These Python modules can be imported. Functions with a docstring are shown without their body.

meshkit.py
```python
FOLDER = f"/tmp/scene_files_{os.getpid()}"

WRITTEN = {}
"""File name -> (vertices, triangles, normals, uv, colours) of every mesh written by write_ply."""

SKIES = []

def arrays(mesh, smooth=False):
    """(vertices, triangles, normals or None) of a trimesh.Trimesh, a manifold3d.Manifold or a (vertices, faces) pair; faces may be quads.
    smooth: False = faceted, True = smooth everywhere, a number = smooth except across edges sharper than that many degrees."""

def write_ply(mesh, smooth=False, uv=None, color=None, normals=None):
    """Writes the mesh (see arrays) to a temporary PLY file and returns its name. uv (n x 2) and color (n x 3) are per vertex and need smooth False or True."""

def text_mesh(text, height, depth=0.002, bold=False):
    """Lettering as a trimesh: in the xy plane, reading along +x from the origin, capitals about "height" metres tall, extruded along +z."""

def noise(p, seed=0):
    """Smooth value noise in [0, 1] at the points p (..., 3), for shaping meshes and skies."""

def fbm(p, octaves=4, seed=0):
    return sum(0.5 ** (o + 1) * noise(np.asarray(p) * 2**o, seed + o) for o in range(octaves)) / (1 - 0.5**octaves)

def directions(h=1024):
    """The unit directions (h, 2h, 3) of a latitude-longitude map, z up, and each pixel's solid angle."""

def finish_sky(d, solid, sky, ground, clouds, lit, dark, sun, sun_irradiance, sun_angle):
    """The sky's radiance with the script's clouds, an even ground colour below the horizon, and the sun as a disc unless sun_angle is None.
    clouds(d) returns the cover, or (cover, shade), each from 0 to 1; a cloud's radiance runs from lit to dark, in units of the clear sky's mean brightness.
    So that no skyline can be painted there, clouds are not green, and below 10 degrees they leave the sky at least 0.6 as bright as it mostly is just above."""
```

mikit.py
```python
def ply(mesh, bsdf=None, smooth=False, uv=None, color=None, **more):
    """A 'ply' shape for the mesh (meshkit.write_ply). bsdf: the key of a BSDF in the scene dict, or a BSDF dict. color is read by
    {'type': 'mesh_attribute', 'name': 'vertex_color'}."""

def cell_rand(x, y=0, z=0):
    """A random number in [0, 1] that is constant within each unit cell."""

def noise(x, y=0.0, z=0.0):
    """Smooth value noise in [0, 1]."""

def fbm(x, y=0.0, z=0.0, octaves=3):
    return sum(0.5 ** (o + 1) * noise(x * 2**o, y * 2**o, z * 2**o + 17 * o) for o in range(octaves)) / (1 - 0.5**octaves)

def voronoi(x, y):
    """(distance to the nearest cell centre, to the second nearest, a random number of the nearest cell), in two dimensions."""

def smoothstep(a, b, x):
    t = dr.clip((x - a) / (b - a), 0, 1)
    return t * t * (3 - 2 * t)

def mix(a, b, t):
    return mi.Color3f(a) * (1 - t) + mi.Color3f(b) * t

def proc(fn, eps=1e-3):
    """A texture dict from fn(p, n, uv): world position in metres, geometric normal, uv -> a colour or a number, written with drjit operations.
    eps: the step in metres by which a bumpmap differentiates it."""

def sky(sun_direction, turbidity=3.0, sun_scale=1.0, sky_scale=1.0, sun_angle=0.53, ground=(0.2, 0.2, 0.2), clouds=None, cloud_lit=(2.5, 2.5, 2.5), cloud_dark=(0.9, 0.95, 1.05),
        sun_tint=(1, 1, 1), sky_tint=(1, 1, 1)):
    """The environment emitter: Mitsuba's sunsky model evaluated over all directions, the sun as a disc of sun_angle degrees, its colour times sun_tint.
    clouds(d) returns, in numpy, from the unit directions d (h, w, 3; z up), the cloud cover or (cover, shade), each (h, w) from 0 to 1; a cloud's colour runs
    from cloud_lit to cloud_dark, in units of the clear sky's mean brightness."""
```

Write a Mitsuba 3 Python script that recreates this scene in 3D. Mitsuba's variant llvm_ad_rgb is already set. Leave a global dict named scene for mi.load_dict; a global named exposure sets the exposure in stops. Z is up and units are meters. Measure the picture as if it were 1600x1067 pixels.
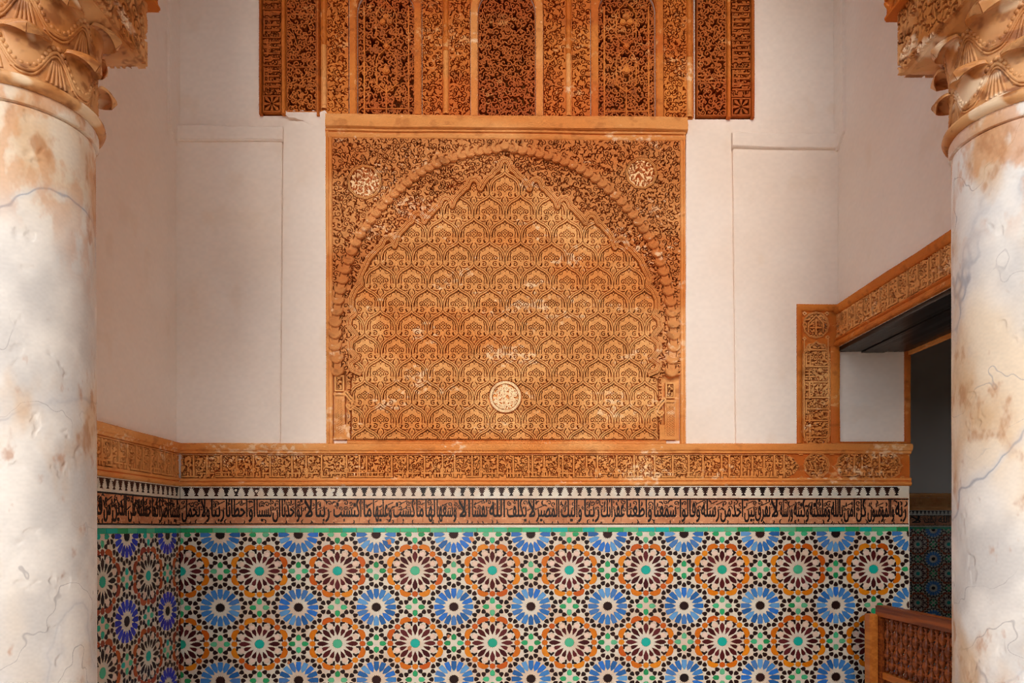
import json, math, random
import drjit as dr
import mapbox_earcut
import mitsuba as mi
import numpy as np
import shapely
import trimesh
from shapely import affinity
from shapely.geometry import LineString, MultiPolygon, Point, Polygon, box
from shapely.ops import unary_union

import meshkit
import mikit
from mikit import cell_rand, fbm, mix, noise, smoothstep

T = mi.ScalarTransform4f
scene, labels = {}, {}
rng = random.Random(7)

# ------------------------------------------------------------------ camera, sky, exposure
EYE, DIST = 1.60, 3.8167                      # eye height; distance of the back wall (plane y = 0)
FOCAL, YAW, ROLL = 1145.0, 0.02183, 0.002     # focal length for a picture 1600 wide, small turn to the right
fwd = [math.sin(YAW), math.cos(YAW), 0.0]
up = [math.sin(ROLL) * math.cos(YAW), -math.sin(ROLL) * math.sin(YAW), math.cos(ROLL)]
cam_at = [0.0, -DIST, EYE]
scene["camera"] = {
    "type": "perspective", "fov": math.degrees(2 * math.atan(800 / FOCAL)), "fov_axis": "x",
    "principal_point_offset_y": -(825 - 533.5) / 1067,
    "to_world": T().look_at(origin=cam_at, target=[cam_at[i] + fwd[i] for i in range(3)], up=up),
}


def clouds(d):                                # an even bright overcast, a little streaky
    n = meshkit.fbm(d * [3.0, 3.0, 6.0], 4, 5)
    return 0.9 + 0.1 * n, 0.35 + 0.5 * (n - 0.5)


SUN_EL, SUN_AZ = math.radians(19), math.radians(5.5)      # a veiled sun in front of the building, a little to the left
scene["sky"] = mikit.sky([-math.sin(SUN_AZ) * math.cos(SUN_EL), -math.cos(SUN_AZ) * math.cos(SUN_EL), math.sin(SUN_EL)], turbidity=4.0, sun_scale=0.22, sky_scale=1.0, sun_angle=26.0,
                         ground=(0.02, 0.018, 0.015), clouds=clouds, cloud_lit=(2.1, 2.42, 2.8), cloud_dark=(1.3, 1.4, 1.5), sun_tint=(0.85, 1.0, 1.5))
exposure = 3.2

# ------------------------------------------------------------------ materials
def lin(r, g, b):
    return [((c / 255) / 12.92 if c / 255 <= 0.04045 else ((c / 255 + 0.055) / 1.055) ** 2.4) for c in (r, g, b)]


def rgb(c):
    return {"type": "rgb", "value": list(c)}


def mat(name, color, rough=0.6, spec=0.4, bump=None, eps=2e-3, **more):
    b = {"type": "principled", "base_color": color if isinstance(color, dict) else rgb(color), "roughness": rough, "specular": spec, **more}
    if bump is not None:
        b = {"type": "bumpmap", "arbitrary": mikit.proc(bump, eps=eps), "scale": 1.0, "bsdf": b}
    scene[name] = {"type": "twosided", "bsdf": b}
    return name


def plaster_color(p, n, uv):
    a = fbm(p.x * 1.3 + 3, p.y * 1.3, p.z * 1.0, 4)
    b = fbm(p.x * 9, p.y * 9, p.z * 5 + 4, 3)
    c = mix(lin(233, 222, 212), lin(228, 212, 198), smoothstep(0.35, 0.7, a))
    c = mix(c, lin(216, 192, 166), smoothstep(0.62, 0.82, b) * 0.22)
    v = fbm(p.x * 60, p.y * 60, p.z * 60, 2)
    return c * (0.96 + 0.08 * v)


def plaster_bump(p, n, uv):
    return 0.006 * fbm(p.x * 5, p.y * 5, p.z * 4, 3) + 0.0006 * fbm(p.x * 70, p.y * 70, p.z * 50, 2)


def stucco_color(dark, base, light, pale):
    dark, base, light, pale = lin(*dark), lin(*base), lin(*light), lin(*pale)
    red = [base[0] * 0.98, base[1] * 0.78, base[2] * 0.56]

    def f(p, n, uv):
        a = fbm(p.x * 3.1 + 1, p.y * 3, p.z * 3.1 + 5, 4)
        b = fbm(p.x * 22, p.y * 22, p.z * 22, 3)
        c = mix(base, light, smoothstep(0.42, 0.66, a))
        c = mix(c, red, smoothstep(0.46, 0.62, fbm(p.x * 2.3 + 17, p.y * 2.3, p.z * 3.4 + 2, 4)) * 0.8)
        c = mix(c, dark, smoothstep(0.55, 0.8, b) * 0.5)
        w = fbm(p.x * 5 + 31, p.y * 5, p.z * 8, 4) * 0.55 + fbm(p.x * 50, p.y * 50, p.z * 50, 3) * 0.45
        c = mix(c, pale, smoothstep(0.60, 0.72, w) * 0.65)
        return c * (0.92 + 0.16 * noise(p.x * 300, p.y * 300, p.z * 300))

    return mikit.proc(f)


def stucco_bump(p, n, uv):
    return 0.0012 * fbm(p.x * 90, p.y * 90, p.z * 90, 3)


def marble_color(p, n, uv):
    w = fbm(p.x * 2.4 + 3, p.y * 2.4, p.z * 1.5, 4)
    w2 = fbm(p.x * 6 + 9, p.y * 6, p.z * 4, 4)
    c = mix(lin(232, 226, 218), lin(204, 199, 194), smoothstep(0.36, 0.64, w2))
    c = mix(c, lin(232, 208, 176), smoothstep(0.50, 0.70, w) * 0.75)
    q = p.z * 0.9 - p.x * 1.3 + p.y * 0.5
    m = smoothstep(0.40, 0.62, fbm(p.x * 4, p.y * 4 + 3, p.z * 3, 3))
    v1 = dr.abs(dr.sin(q * 5.2 + 2.6 * w2 + 3.0 * w))
    c = mix(c, lin(122, 126, 138), (1 - smoothstep(0.0, 0.07, v1)) * (0.25 + 0.75 * m) * 0.85)
    c = mix(c, lin(206, 204, 204), (1 - smoothstep(0.0, 0.35, v1)) * 0.45)
    v2 = dr.abs(dr.sin(q * 13.0 + 9.0 * w2 + p.x * 7))
    c = mix(c, lin(160, 154, 152), (1 - smoothstep(0.0, 0.06, v2)) * (1 - m) * 0.6)
    s = fbm(p.x * 7 + 40, p.y * 7, p.z * 2.6, 5)
    c = mix(c, lin(206, 164, 116), smoothstep(0.52, 0.76, s) * 0.7)
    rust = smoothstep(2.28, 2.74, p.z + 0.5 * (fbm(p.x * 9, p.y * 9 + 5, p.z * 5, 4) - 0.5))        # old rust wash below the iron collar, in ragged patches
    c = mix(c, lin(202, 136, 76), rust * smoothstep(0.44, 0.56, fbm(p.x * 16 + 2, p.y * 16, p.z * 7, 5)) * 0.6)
    s2 = fbm(p.x * 34, p.y * 34 + 9, p.z * 15, 4) * 0.55 + 0.45 * s
    c = mix(c, lin(176, 118, 74), smoothstep(0.585, 0.71, s2) * 0.6)
    return c * (0.96 + 0.08 * noise(p.x * 150, p.y * 150, p.z * 150))


def marble_bump(p, n, uv):
    pit = smoothstep(0.66, 0.74, fbm(p.x * 26, p.y * 26, p.z * 22, 3))
    return 0.0012 * fbm(p.x * 14, p.y * 14, p.z * 14, 3) - 0.0018 * pit


def capital_color(p, n, uv):
    a = fbm(p.x * 6, p.y * 6, p.z * 6, 4)
    b = fbm(p.x * 30, p.y * 30, p.z * 30, 3)
    c = mix(lin(212, 158, 104), lin(182, 114, 56), smoothstep(0.36, 0.64, a))
    c = mix(c, lin(132, 72, 30), smoothstep(0.50, 0.72, b) * 0.75)
    c = mix(c, lin(232, 202, 166), smoothstep(0.6, 0.72, fbm(p.x * 11 + 7, p.y * 11, p.z * 11, 3)))
    return c


def wood_color(a, b):
    a, b = lin(*a), lin(*b)

    def f(p, n, uv):
        g = fbm(p.x * 60, p.y * 3, p.z * 60, 4)
        return mix(a, b, smoothstep(0.35, 0.7, g))

    return mikit.proc(f)


def terracotta_color(p, n, uv):
    a = fbm(p.x * 12, p.y * 12, p.z * 12, 3)
    b = fbm(p.x * 80, p.y * 80, p.z * 80, 3)
    c = mix(lin(194, 132, 92), lin(170, 108, 72), smoothstep(0.35, 0.65, a))
    return mix(c, lin(212, 160, 124), smoothstep(0.6, 0.75, b) * 0.7)


mat("plaster", mikit.proc(plaster_color), 0.85, 0.2, plaster_bump, eps=4e-3)
mat("stucco", stucco_color((160, 92, 40), (207, 141, 78), (222, 163, 99), (240, 208, 164)), 0.75, 0.3)
mat("stucco_orange", stucco_color((136, 64, 12), (190, 104, 32), (204, 122, 46), (226, 170, 110)), 0.7, 0.3)
mat("stucco_brown_shaded", stucco_color((100, 44, 8), (166, 84, 22), (182, 100, 34), (206, 140, 78)), 0.7, 0.3)  # stucco of tracery and outer strips, weaker light painted into its colour
mat("stucco_moulding", stucco_color((164, 92, 36), (210, 140, 74), (224, 160, 96), (240, 210, 172)), 0.7, 0.3, stucco_bump)
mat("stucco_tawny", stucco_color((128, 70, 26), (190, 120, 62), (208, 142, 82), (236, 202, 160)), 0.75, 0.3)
mat("stucco_pale", stucco_color((200, 140, 86), (236, 196, 146), (240, 206, 160), (246, 222, 188)), 0.75, 0.3)
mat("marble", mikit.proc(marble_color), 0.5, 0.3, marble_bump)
mat("capital_marble", mikit.proc(capital_color), 0.45, 0.4, stucco_bump)
mat("terracotta", mikit.proc(terracotta_color), 0.7, 0.3)
mat("black_wood", wood_color((14, 11, 10), (34, 31, 32)), 0.35, 0.5)
mat("orange_wood", wood_color((112, 50, 14), (160, 80, 26)), 0.4, 0.5)
mat("orange_wood_light", wood_color((186, 104, 34), (206, 126, 48)), 0.4, 0.5)
mat("grout", lin(176, 140, 108), 0.9, 0.1)
mat("floor_stone", lin(214, 200, 186), 0.7, 0.3)
mat("court_plaster", lin(206, 196, 184), 0.9, 0.2)
mat("cedar", lin(120, 74, 40), 0.6, 0.3)
GLAZE = {
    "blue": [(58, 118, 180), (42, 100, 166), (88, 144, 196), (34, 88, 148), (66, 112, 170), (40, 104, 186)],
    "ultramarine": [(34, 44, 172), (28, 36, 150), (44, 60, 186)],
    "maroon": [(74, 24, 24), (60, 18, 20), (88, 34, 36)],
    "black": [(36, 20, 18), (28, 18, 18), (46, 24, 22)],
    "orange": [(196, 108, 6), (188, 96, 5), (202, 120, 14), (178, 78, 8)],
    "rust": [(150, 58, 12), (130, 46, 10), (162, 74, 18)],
    "green": [(40, 148, 92), (62, 168, 118), (30, 130, 76), (88, 166, 124)],
    "teal": [(16, 160, 146), (26, 150, 124), (70, 168, 130)],
    "white": [(212, 197, 174)],
    "pinkwhite": [(218, 190, 174), (212, 184, 164)],
    "merlon": [(46, 24, 18), (30, 18, 16), (58, 32, 22)],
}


def white_glaze(p, n, uv):
    a = fbm(p.x * 7, p.y * 7, p.z * 7, 3)
    b = fbm(p.x * 40 + 3, p.y * 40, p.z * 40, 2)
    c = mix(lin(204, 196, 180), lin(198, 178, 158), smoothstep(0.42, 0.68, a))
    return mix(c, lin(188, 186, 178), smoothstep(0.55, 0.75, b) * 0.6)


for kind, tones in GLAZE.items():
    for i, t in enumerate(tones):
        mat(f"glaze_{kind}_{i}", lin(*t), 0.28, 0.15 if kind in ("black", "merlon", "maroon") else 0.3)


mat("glaze_white_0", mikit.proc(white_glaze), 0.28, 0.3)


def glaze(kind):
    return f"glaze_{kind}_{rng.randrange(len(GLAZE[kind]))}"


# ------------------------------------------------------------------ helpers
def M(rows):
    return np.array(rows, float)


# local frames (u right, v up, h out of the wall) -> world
BACK = M([[1, 0, 0, 0], [0, 0, -1, 0], [0, 1, 0, 0], [0, 0, 0, 1]])
XL, XR, XJ = -1.640, 1.794, 2.179
LEFT = M([[0, 0, 1, XL], [1, 0, 0, 0], [0, 1, 0, 0], [0, 0, 0, 1]])       # u = y
RIGHT = M([[0, 0, -1, XR], [-1, 0, 0, 0], [0, 1, 0, 0], [0, 0, 0, 1]])    # u = -y


def wall(x, y):
    """Survey of the back wall: sheet units (about 300 to the metre) to metres along and up the wall."""
    x, y = np.asarray(x, float), np.asarray(y, float)
    a, b = (x - 800) / FOCAL, (825 - y - ROLL * (x - 800)) / FOCAL
    t = DIST / (math.cos(YAW) - a * math.sin(YAW))
    return t * (math.sin(YAW) + a * math.cos(YAW)), EYE + t * b


def on_wall(g):
    return shapely.transform(g, lambda c: np.stack(wall(c[:, 0], c[:, 1]), 1))


def sheet(scale=1 / 300.0, u0=0.0, mirror=1):
    """The same sheet units on another wall: v as on the back wall, u from u0."""
    return lambda g: shapely.transform(g, lambda c: np.stack([u0 + mirror * c[:, 0] * scale, EYE + (825 - c[:, 1]) / 300.0], 1))


def polys(g):
    if g.is_empty:
        return []
    if g.geom_type == "Polygon":
        return [g]
    return [p for x in getattr(g, "geoms", []) for p in polys(x)]


def join(parts):
    vs, fs, k = [], [], 0
    for v, f in parts:
        if len(v):
            vs.append(np.asarray(v, float)); fs.append(np.asarray(f, int) + k); k += len(v)
    return (np.vstack(vs), np.vstack(fs)) if vs else (np.zeros((0, 3)), np.zeros((0, 3), int))


def prism(g, h0, h1, back=False):
    """Extrudes polygons in (u, v) from h0 to h1: front and side faces."""
    out = []
    for p in polys(g):
        if p.area < 1e-7:
            continue
        p = shapely.geometry.polygon.orient(p, 1.0)
        rings = [np.array(r.coords)[:-1] for r in (p.exterior, *p.interiors)]
        xy = np.vstack(rings)
        tri = mapbox_earcut.triangulate_float64(xy, np.cumsum([len(r) for r in rings]).astype(np.uint32)).reshape(-1, 3).astype(int)
        if not len(tri):
            continue
        a = xy[tri]
        area = (a[:, 1, 0] - a[:, 0, 0]) * (a[:, 2, 1] - a[:, 0, 1]) - (a[:, 1, 1] - a[:, 0, 1]) * (a[:, 2, 0] - a[:, 0, 0])
        tri = np.where(area[:, None] < 0, tri[:, ::-1], tri)
        n, faces, k = len(xy), [tri], 0
        for r in rings:
            i = np.arange(len(r)); j = (i + 1) % len(r)
            faces += [np.stack([i + k, i + k + n, j + k], 1), np.stack([j + k, i + k + n, j + k + n], 1)]
            k += len(r)
        faces[1:] = [f for f in faces[1:]]
        if back:
            faces.append(tri[:, ::-1] + n)
        v = np.vstack([np.c_[xy, np.full(n, h1)], np.c_[xy, np.full(n, h0)]])
        out.append((v, np.vstack(faces)))
    return join(out)


def tile_mesh(pts, h0, h1, bevel=0.0012):
    """A glazed tile: a convex-ish outline with a bevelled upper edge."""
    pts = np.array(shapely.geometry.polygon.orient(Polygon(pts), 1.0).exterior.coords)[:-1]
    n, c = len(pts), np.array(pts).mean(0)
    d = pts - c
    r = np.linalg.norm(d, axis=1, keepdims=True)
    top = c + d * np.maximum(1 - bevel / np.maximum(r, 1e-6), 0.3)
    v = np.vstack([np.c_[pts, np.full(n, h0)], np.c_[pts, np.full(n, h1 - bevel * 0.7)], np.c_[top, np.full(n, h1)]])
    tri = mapbox_earcut.triangulate_float64(np.ascontiguousarray(top), np.array([n], np.uint32)).reshape(-1, 3).astype(int)
    a = top[tri]
    area = (a[:, 1, 0] - a[:, 0, 0]) * (a[:, 2, 1] - a[:, 0, 1]) - (a[:, 1, 1] - a[:, 0, 1]) * (a[:, 2, 0] - a[:, 0, 0])
    tri = np.where(area[:, None] < 0, tri[:, ::-1], tri) + 2 * n
    f, i = [tri], np.arange(n)
    j = (i + 1) % n
    for k in (0, n):
        f += [np.stack([i + k, j + k, i + k + n], 1), np.stack([j + k, j + k + n, i + k + n], 1)]
    return v, np.vstack(f)


def bx(u0, u1, v0, v1, h0, h1):
    return prism(box(u0, v0, u1, v1), h0, h1)


def moulding(profile, length, along="u", at=0.0, seg=0.06, wob=0.0025, seed=0):
    """A run of moulding by hand: profile points (across, h), swept along u (or v) from 'at', each station a little uneven."""
    profile = np.array(profile, float)
    n = max(2, int(length / seg) + 1)
    s = np.linspace(at, at + length, n)
    v = []
    for k, x in enumerate(s):
        q = profile.copy()
        pts = np.c_[np.full(len(q), x * 4.0 + seed * 11), q[:, 0] * 20, np.full(len(q), seed * 3.7)]
        q[1:-1, 0] += wob * 2 * (meshkit.fbm(pts[1:-1], 3, seed) - 0.5)
        q[1:-1, 1] += wob * 2 * (meshkit.fbm(pts[1:-1] + 50, 3, seed) - 0.5)
        v.append(np.c_[np.full(len(q), x), q[:, 0], q[:, 1]] if along == "u" else np.c_[q[:, 0], np.full(len(q), x), q[:, 1]])
    m = len(profile)
    v, f = np.vstack(v), []
    for k in range(n - 1):
        for i in range(m - 1):
            a, b, c, d = k * m + i, (k + 1) * m + i, (k + 1) * m + i + 1, k * m + i + 1
            f += [[a, b, c], [a, c, d]]
    f = np.array(f)
    # close the two ends
    for e in (0, (n - 1) * m):
        f = np.vstack([f, [[e, e + i, e + i + 1] for i in range(1, m - 1)]])
    return v, f


used = {}


def key_of(name, parent=None):
    base = f"{parent}__{name}" if parent else name
    k = used.get(base, -1) + 1
    used[base] = k
    return base if k == 0 else f"{base}_{k:03d}"


def put(mesh, frame):
    v, f = mesh
    return (np.asarray(v) @ frame[:3, :3].T + frame[:3, 3], f)


def obj(name, mesh, m, parent=None, frame=None, smooth=False, **tags):
    key = key_of(name, parent)
    if frame is not None:
        mesh = put(mesh, frame)
    scene[key] = mikit.ply(mesh, m, smooth=smooth)
    if tags:
        labels[key] = tags
    return key


def copy_of(name, d, m, parent, at, **tags):
    key = key_of(name, parent)
    scene[key] = {**d, "bsdf": {"type": "ref", "id": m}, "to_world": T(at)}
    if tags:
        labels[key] = tags
    return key


def thing(name, label, category, group=None):
    key = key_of(name)
    labels[key] = {"label": label, "category": category}
    if group:
        labels[key]["group"] = group
    return key


def line(pts, w, q=2, cap="round"):
    return LineString(pts).buffer(w / 2, quad_segs=q, cap_style=cap, join_style="round" if q > 1 else "mitre")


def spiral(x, y, r, a0, turns, d=1, n=15, rin=0.12):
    t = np.linspace(0, 1, n)
    a, q = a0 + d * turns * 2 * math.pi * t, r * (rin + (1 - rin) * (1 - t) ** 0.9)
    return list(zip(x + q * np.cos(a), y + q * np.sin(a)))


def arc(x, y, r, a0, a1, n=9, ry=None):
    a = np.linspace(math.radians(a0), math.radians(a1), n)
    return list(zip(x + r * np.cos(a), y + (ry or r) * np.sin(a)))


def comma(x, y, r, a, d, w):
    """A tapering curved cut, as a chisel leaves it."""
    t = np.linspace(0, 1, 6)
    ang = a + d * t * 2.2
    px, py = x + r * np.cos(ang), y + r * np.sin(ang)
    ww = w * np.sin(np.pi * (0.12 + 0.85 * t)) * 0.62 + 0.25
    nx, ny = np.cos(ang), np.sin(ang)
    return Polygon(list(zip(px + nx * ww, py + ny * ww)) + list(zip(px - nx * ww, py - ny * ww))[::-1])


def spots(g, s, r):
    x0, y0, x1, y1 = g.bounds
    out, row, y = [], 0, y0 + s * 0.3
    while y < y1:
        x = x0 + (0.5 * s if row % 2 else 0) + s * 0.1
        while x < x1:
            out.append((x + r.uniform(-0.22, 0.22) * s, y + r.uniform(-0.22, 0.22) * s))
            x += s
        y += s * 0.86
        row += 1
    g = g.buffer(s * 0.25)
    shapely.prepare(g)
    return [p for p, ok in zip(out, shapely.contains_xy(g, [p[0] for p in out], [p[1] for p in out])) if ok]


def scroll_cuts(g, s, w, r, leaf=0.45):
    """Cuts of a carved arabesque: spirals with tails and leaf-shaped nicks, on cells about s apart."""
    out = []
    for x, y in spots(g, s, r):
        a, d = r.uniform(0, 6.28), r.choice((-1, 1))
        if r.random() > leaf:
            out.append(line(spiral(x, y, s * r.uniform(0.42, 0.56), a, r.uniform(1.0, 1.45), d, 13), w * r.uniform(0.8, 1.15), 1))
            b = a + d * r.uniform(-1.4, -0.6)
            out.append(comma(x + math.cos(b) * s * 0.6, y + math.sin(b) * s * 0.6, s * 0.3, r.uniform(0, 6.28), -d, w))
        else:
            for k in range(3):
                b = a + k * 2.1
                out.append(comma(x + math.cos(b) * s * 0.3, y + math.sin(b) * s * 0.3, s * r.uniform(0.24, 0.42), r.uniform(0, 6.28), r.choice((-1, 1)), w * r.uniform(0.8, 1.3)))
    return out


def scroll_bars(g, s, w, r):
    """Bars of an openwork arabesque: stems that run from spiral to spiral."""
    pts, out = spots(g, s, r), []
    for x, y in pts:
        a, d = r.uniform(0, 6.28), r.choice((-1, 1))
        out.append(line(spiral(x, y, s * 0.5, a, r.uniform(0.85, 1.25), d, 12), w * r.uniform(0.85, 1.2), 1))
        b = a + r.uniform(-0.5, 0.5)
        out.append(line([(x + math.cos(a) * s * 0.5, y + math.sin(a) * s * 0.5), (x + math.cos(b) * s * 0.8, y + math.sin(b) * s * 0.8), (x + math.cos(b + 0.4 * d) * s * 1.15, y + math.sin(b + 0.4 * d) * s * 1.15)], w * 0.9, 1))
        if r.random() < 0.6:
            out.append(Point(x + math.cos(b + 2) * s * 0.5, y + math.sin(b + 2) * s * 0.5).buffer(w * 1.05, quad_segs=2))
    return out

# ------------------------------------------------------------------ the setting
CEIL, FRONT = 5.8, -4.9


def zc(y):
    return float(wall(790, y)[1])


def xc(x, y=500):
    return float(wall(x, y)[0])


def arch_shape(x0, x1, base, spring):
    r = (x1 - x0) / 2
    return Polygon([(x0, base), (x0, spring)] + arc((x0 + x1) / 2, spring, r, 180, 360, 17)[1:-1] + [(x1, spring), (x1, base)])


SCREENS = [(559.5, 649.5, 182.0), (748.0, 838.5, 184.0), (935.5, 1025.5, 186.0)]
holes = [arch_shape(a, b, y, 22) for a, b, y in SCREENS]
HOLES = {"back": [on_wall(unary_union(holes))], "left": [], "right": []}      # where carving or openings cut into the walls
THICK = 0.50


trims = [0]


def trim(mesh, frame, smooth=False):
    trims[0] += 1
    obj(f"trim_{trims[0]}", mesh, "plaster", frame=frame, smooth=smooth, kind="structure")


def plaster_slab(poly, h, bevel=0.006):
    g = on_wall(poly)
    trim(join([prism(g, 0, h - bevel * 0.6), prism(g.buffer(-bevel * 0.5, join_style="mitre"), h - bevel * 0.6, h)]), BACK)


# raised plaster: pilaster strips beside the carved panel, bays toward the corners, a rounded string band
plaster_slab(Polygon([(446, 192), (514, 192), (514, 694), (441.5, 694)]), 0.020)
plaster_slab(Polygon([(1072, 206), (1142, 206), (1146.5, 699), (1068.5, 699)]), 0.020)
plaster_slab(Polygon([(270, 216), (443.6, 216), (439.0, 694), (270, 694)]), 0.016)
plaster_slab(Polygon([(1144.6, 219), (1316, 219), (1316, 478), (1244, 478), (1244, 700), (1149.0, 700)]), 0.016)


def string_band(x0, x1, y0, y1, h, seed):
    prof = [(zc(y1), 0.0), (zc(y1), h * 0.75), (zc(y1) + 0.008, h), (zc(y0) - 0.010, h), (zc(y0), h * 0.8), (zc(y0), 0.0)]
    trim(moulding(prof, xc(x1, 215) - xc(x0, 215), "u", xc(x0, 215), 0.05, 0.006, seed), BACK, 35)


string_band(272, 445.5, 205, 228, 0.032, 3)
string_band(1143, 1316, 207, 232, 0.032, 4)

# side walls; the left one is closed, the right one has the opening with the wooden lintel
ZB0, ZB1 = float(wall(1308, 543)[1]), float(wall(1308, 480)[1])      # underside of the opening, top of its carved band
OPEN = 1.97
trim(join([prism(box(-0.115, 3.63, 0.0, CEIL), 0, 0.014), prism(Polygon([(-0.115, 3.63), (0, 3.63), (0, 3.57), (-0.03, 3.57)]), 0, 0.014)]), LEFT)
trim(join([prism(box(0.0, 3.63, 0.10, CEIL), 0, 0.014), prism(Polygon([(0.10, 3.63), (0, 3.63), (0, 3.57), (0.03, 3.57)]), 0, 0.014)]), RIGHT)


def slab(name, x0, x1, y0, y1, z0, z1, m):
    b = trimesh.creation.box(bounds=[[x0, y0, z0], [x1, y1, z1]])
    obj(name, (b.vertices, b.faces), m, kind="structure")


COURT, EAVE = -11.0, -3.2
slab("floor", -9, 9, COURT - 0.3, 6.0, -0.2, 0.0, "floor_stone")
slab("ceiling", XL - 0.3, 8.0, EAVE, 6.0, CEIL, CEIL + 0.25, "cedar")
slab("wall_added_left", -4.1, -3.8, COURT, -1.30, 0, 2.6, "court_plaster")  # added unseen wall, kept low so light reaches the niche
slab("wall_added_right", 3.9, 4.2, COURT, -1.95, 0, 9.0, "court_plaster")  # added unseen wall, made tall to narrow the light on the niche
slab("wall_added_front", -4.1, 4.2, COURT - 0.3, COURT, 0, 1.6, "court_plaster")  # added unseen wall, kept low to leave open sky as light
slab("wall_niche_left", -4.1, XL - 0.30, -1.50, -1.30, 0, CEIL + 0.25, "court_plaster")
slab("wall_niche_right", XJ, 8.0, -2.15, -1.95, 0, CEIL + 0.25, "court_plaster")
slab("beam_arcade", XL - 0.3, XJ, -1.90, -1.36, 5.2, CEIL, "cedar")
# the side room behind the opening
slab("wall_far", XJ - 0.3, 7.5, 5.5, 5.8, 0, CEIL, "court_plaster")
slab("wall_far_left", XJ - 0.3, XJ, 0.30, 5.5, 0, CEIL, "court_plaster")
obj("wall_far_right", prism(box(1.75, 0, 9.8, CEIL).difference(box(6.5, 1.7, 8.3, 3.3)), 0, 0.3, back=True), "court_plaster", frame=M([[0, 0, 1, 7.5], [1, 0, 0, -3.9], [0, 1, 0, 0], [0, 0, 0, 1]]), kind="structure")  # the window hole is added, unseen, to light the side room

# ------------------------------------------------------------------ the glazed tile dado
PX, PZ, BX0, BZ0 = 0.3997, 0.3755, -1.4185, 1.193      # period along and up, one blue rosette's centre
DADO_TOP = zc(831.5)
GROUND, FACE = 0.0150, 0.0162


def polar(r, a):
    return (r * math.cos(a), r * math.sin(a))


def turned(pts, a, at=(0, 0)):
    c, s = math.cos(a), math.sin(a)
    return [(at[0] + x * c - y * s, at[1] + x * s + y * c) for x, y in pts]


def star(n, r0, r1, a0=0.0, at=(0, 0)):
    return [(at[0] + (r0 if k % 2 == 0 else r1) * math.cos(a0 + math.pi * k / n), at[1] + (r0 if k % 2 == 0 else r1) * math.sin(a0 + math.pi * k / n)) for k in range(2 * n)]


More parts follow.
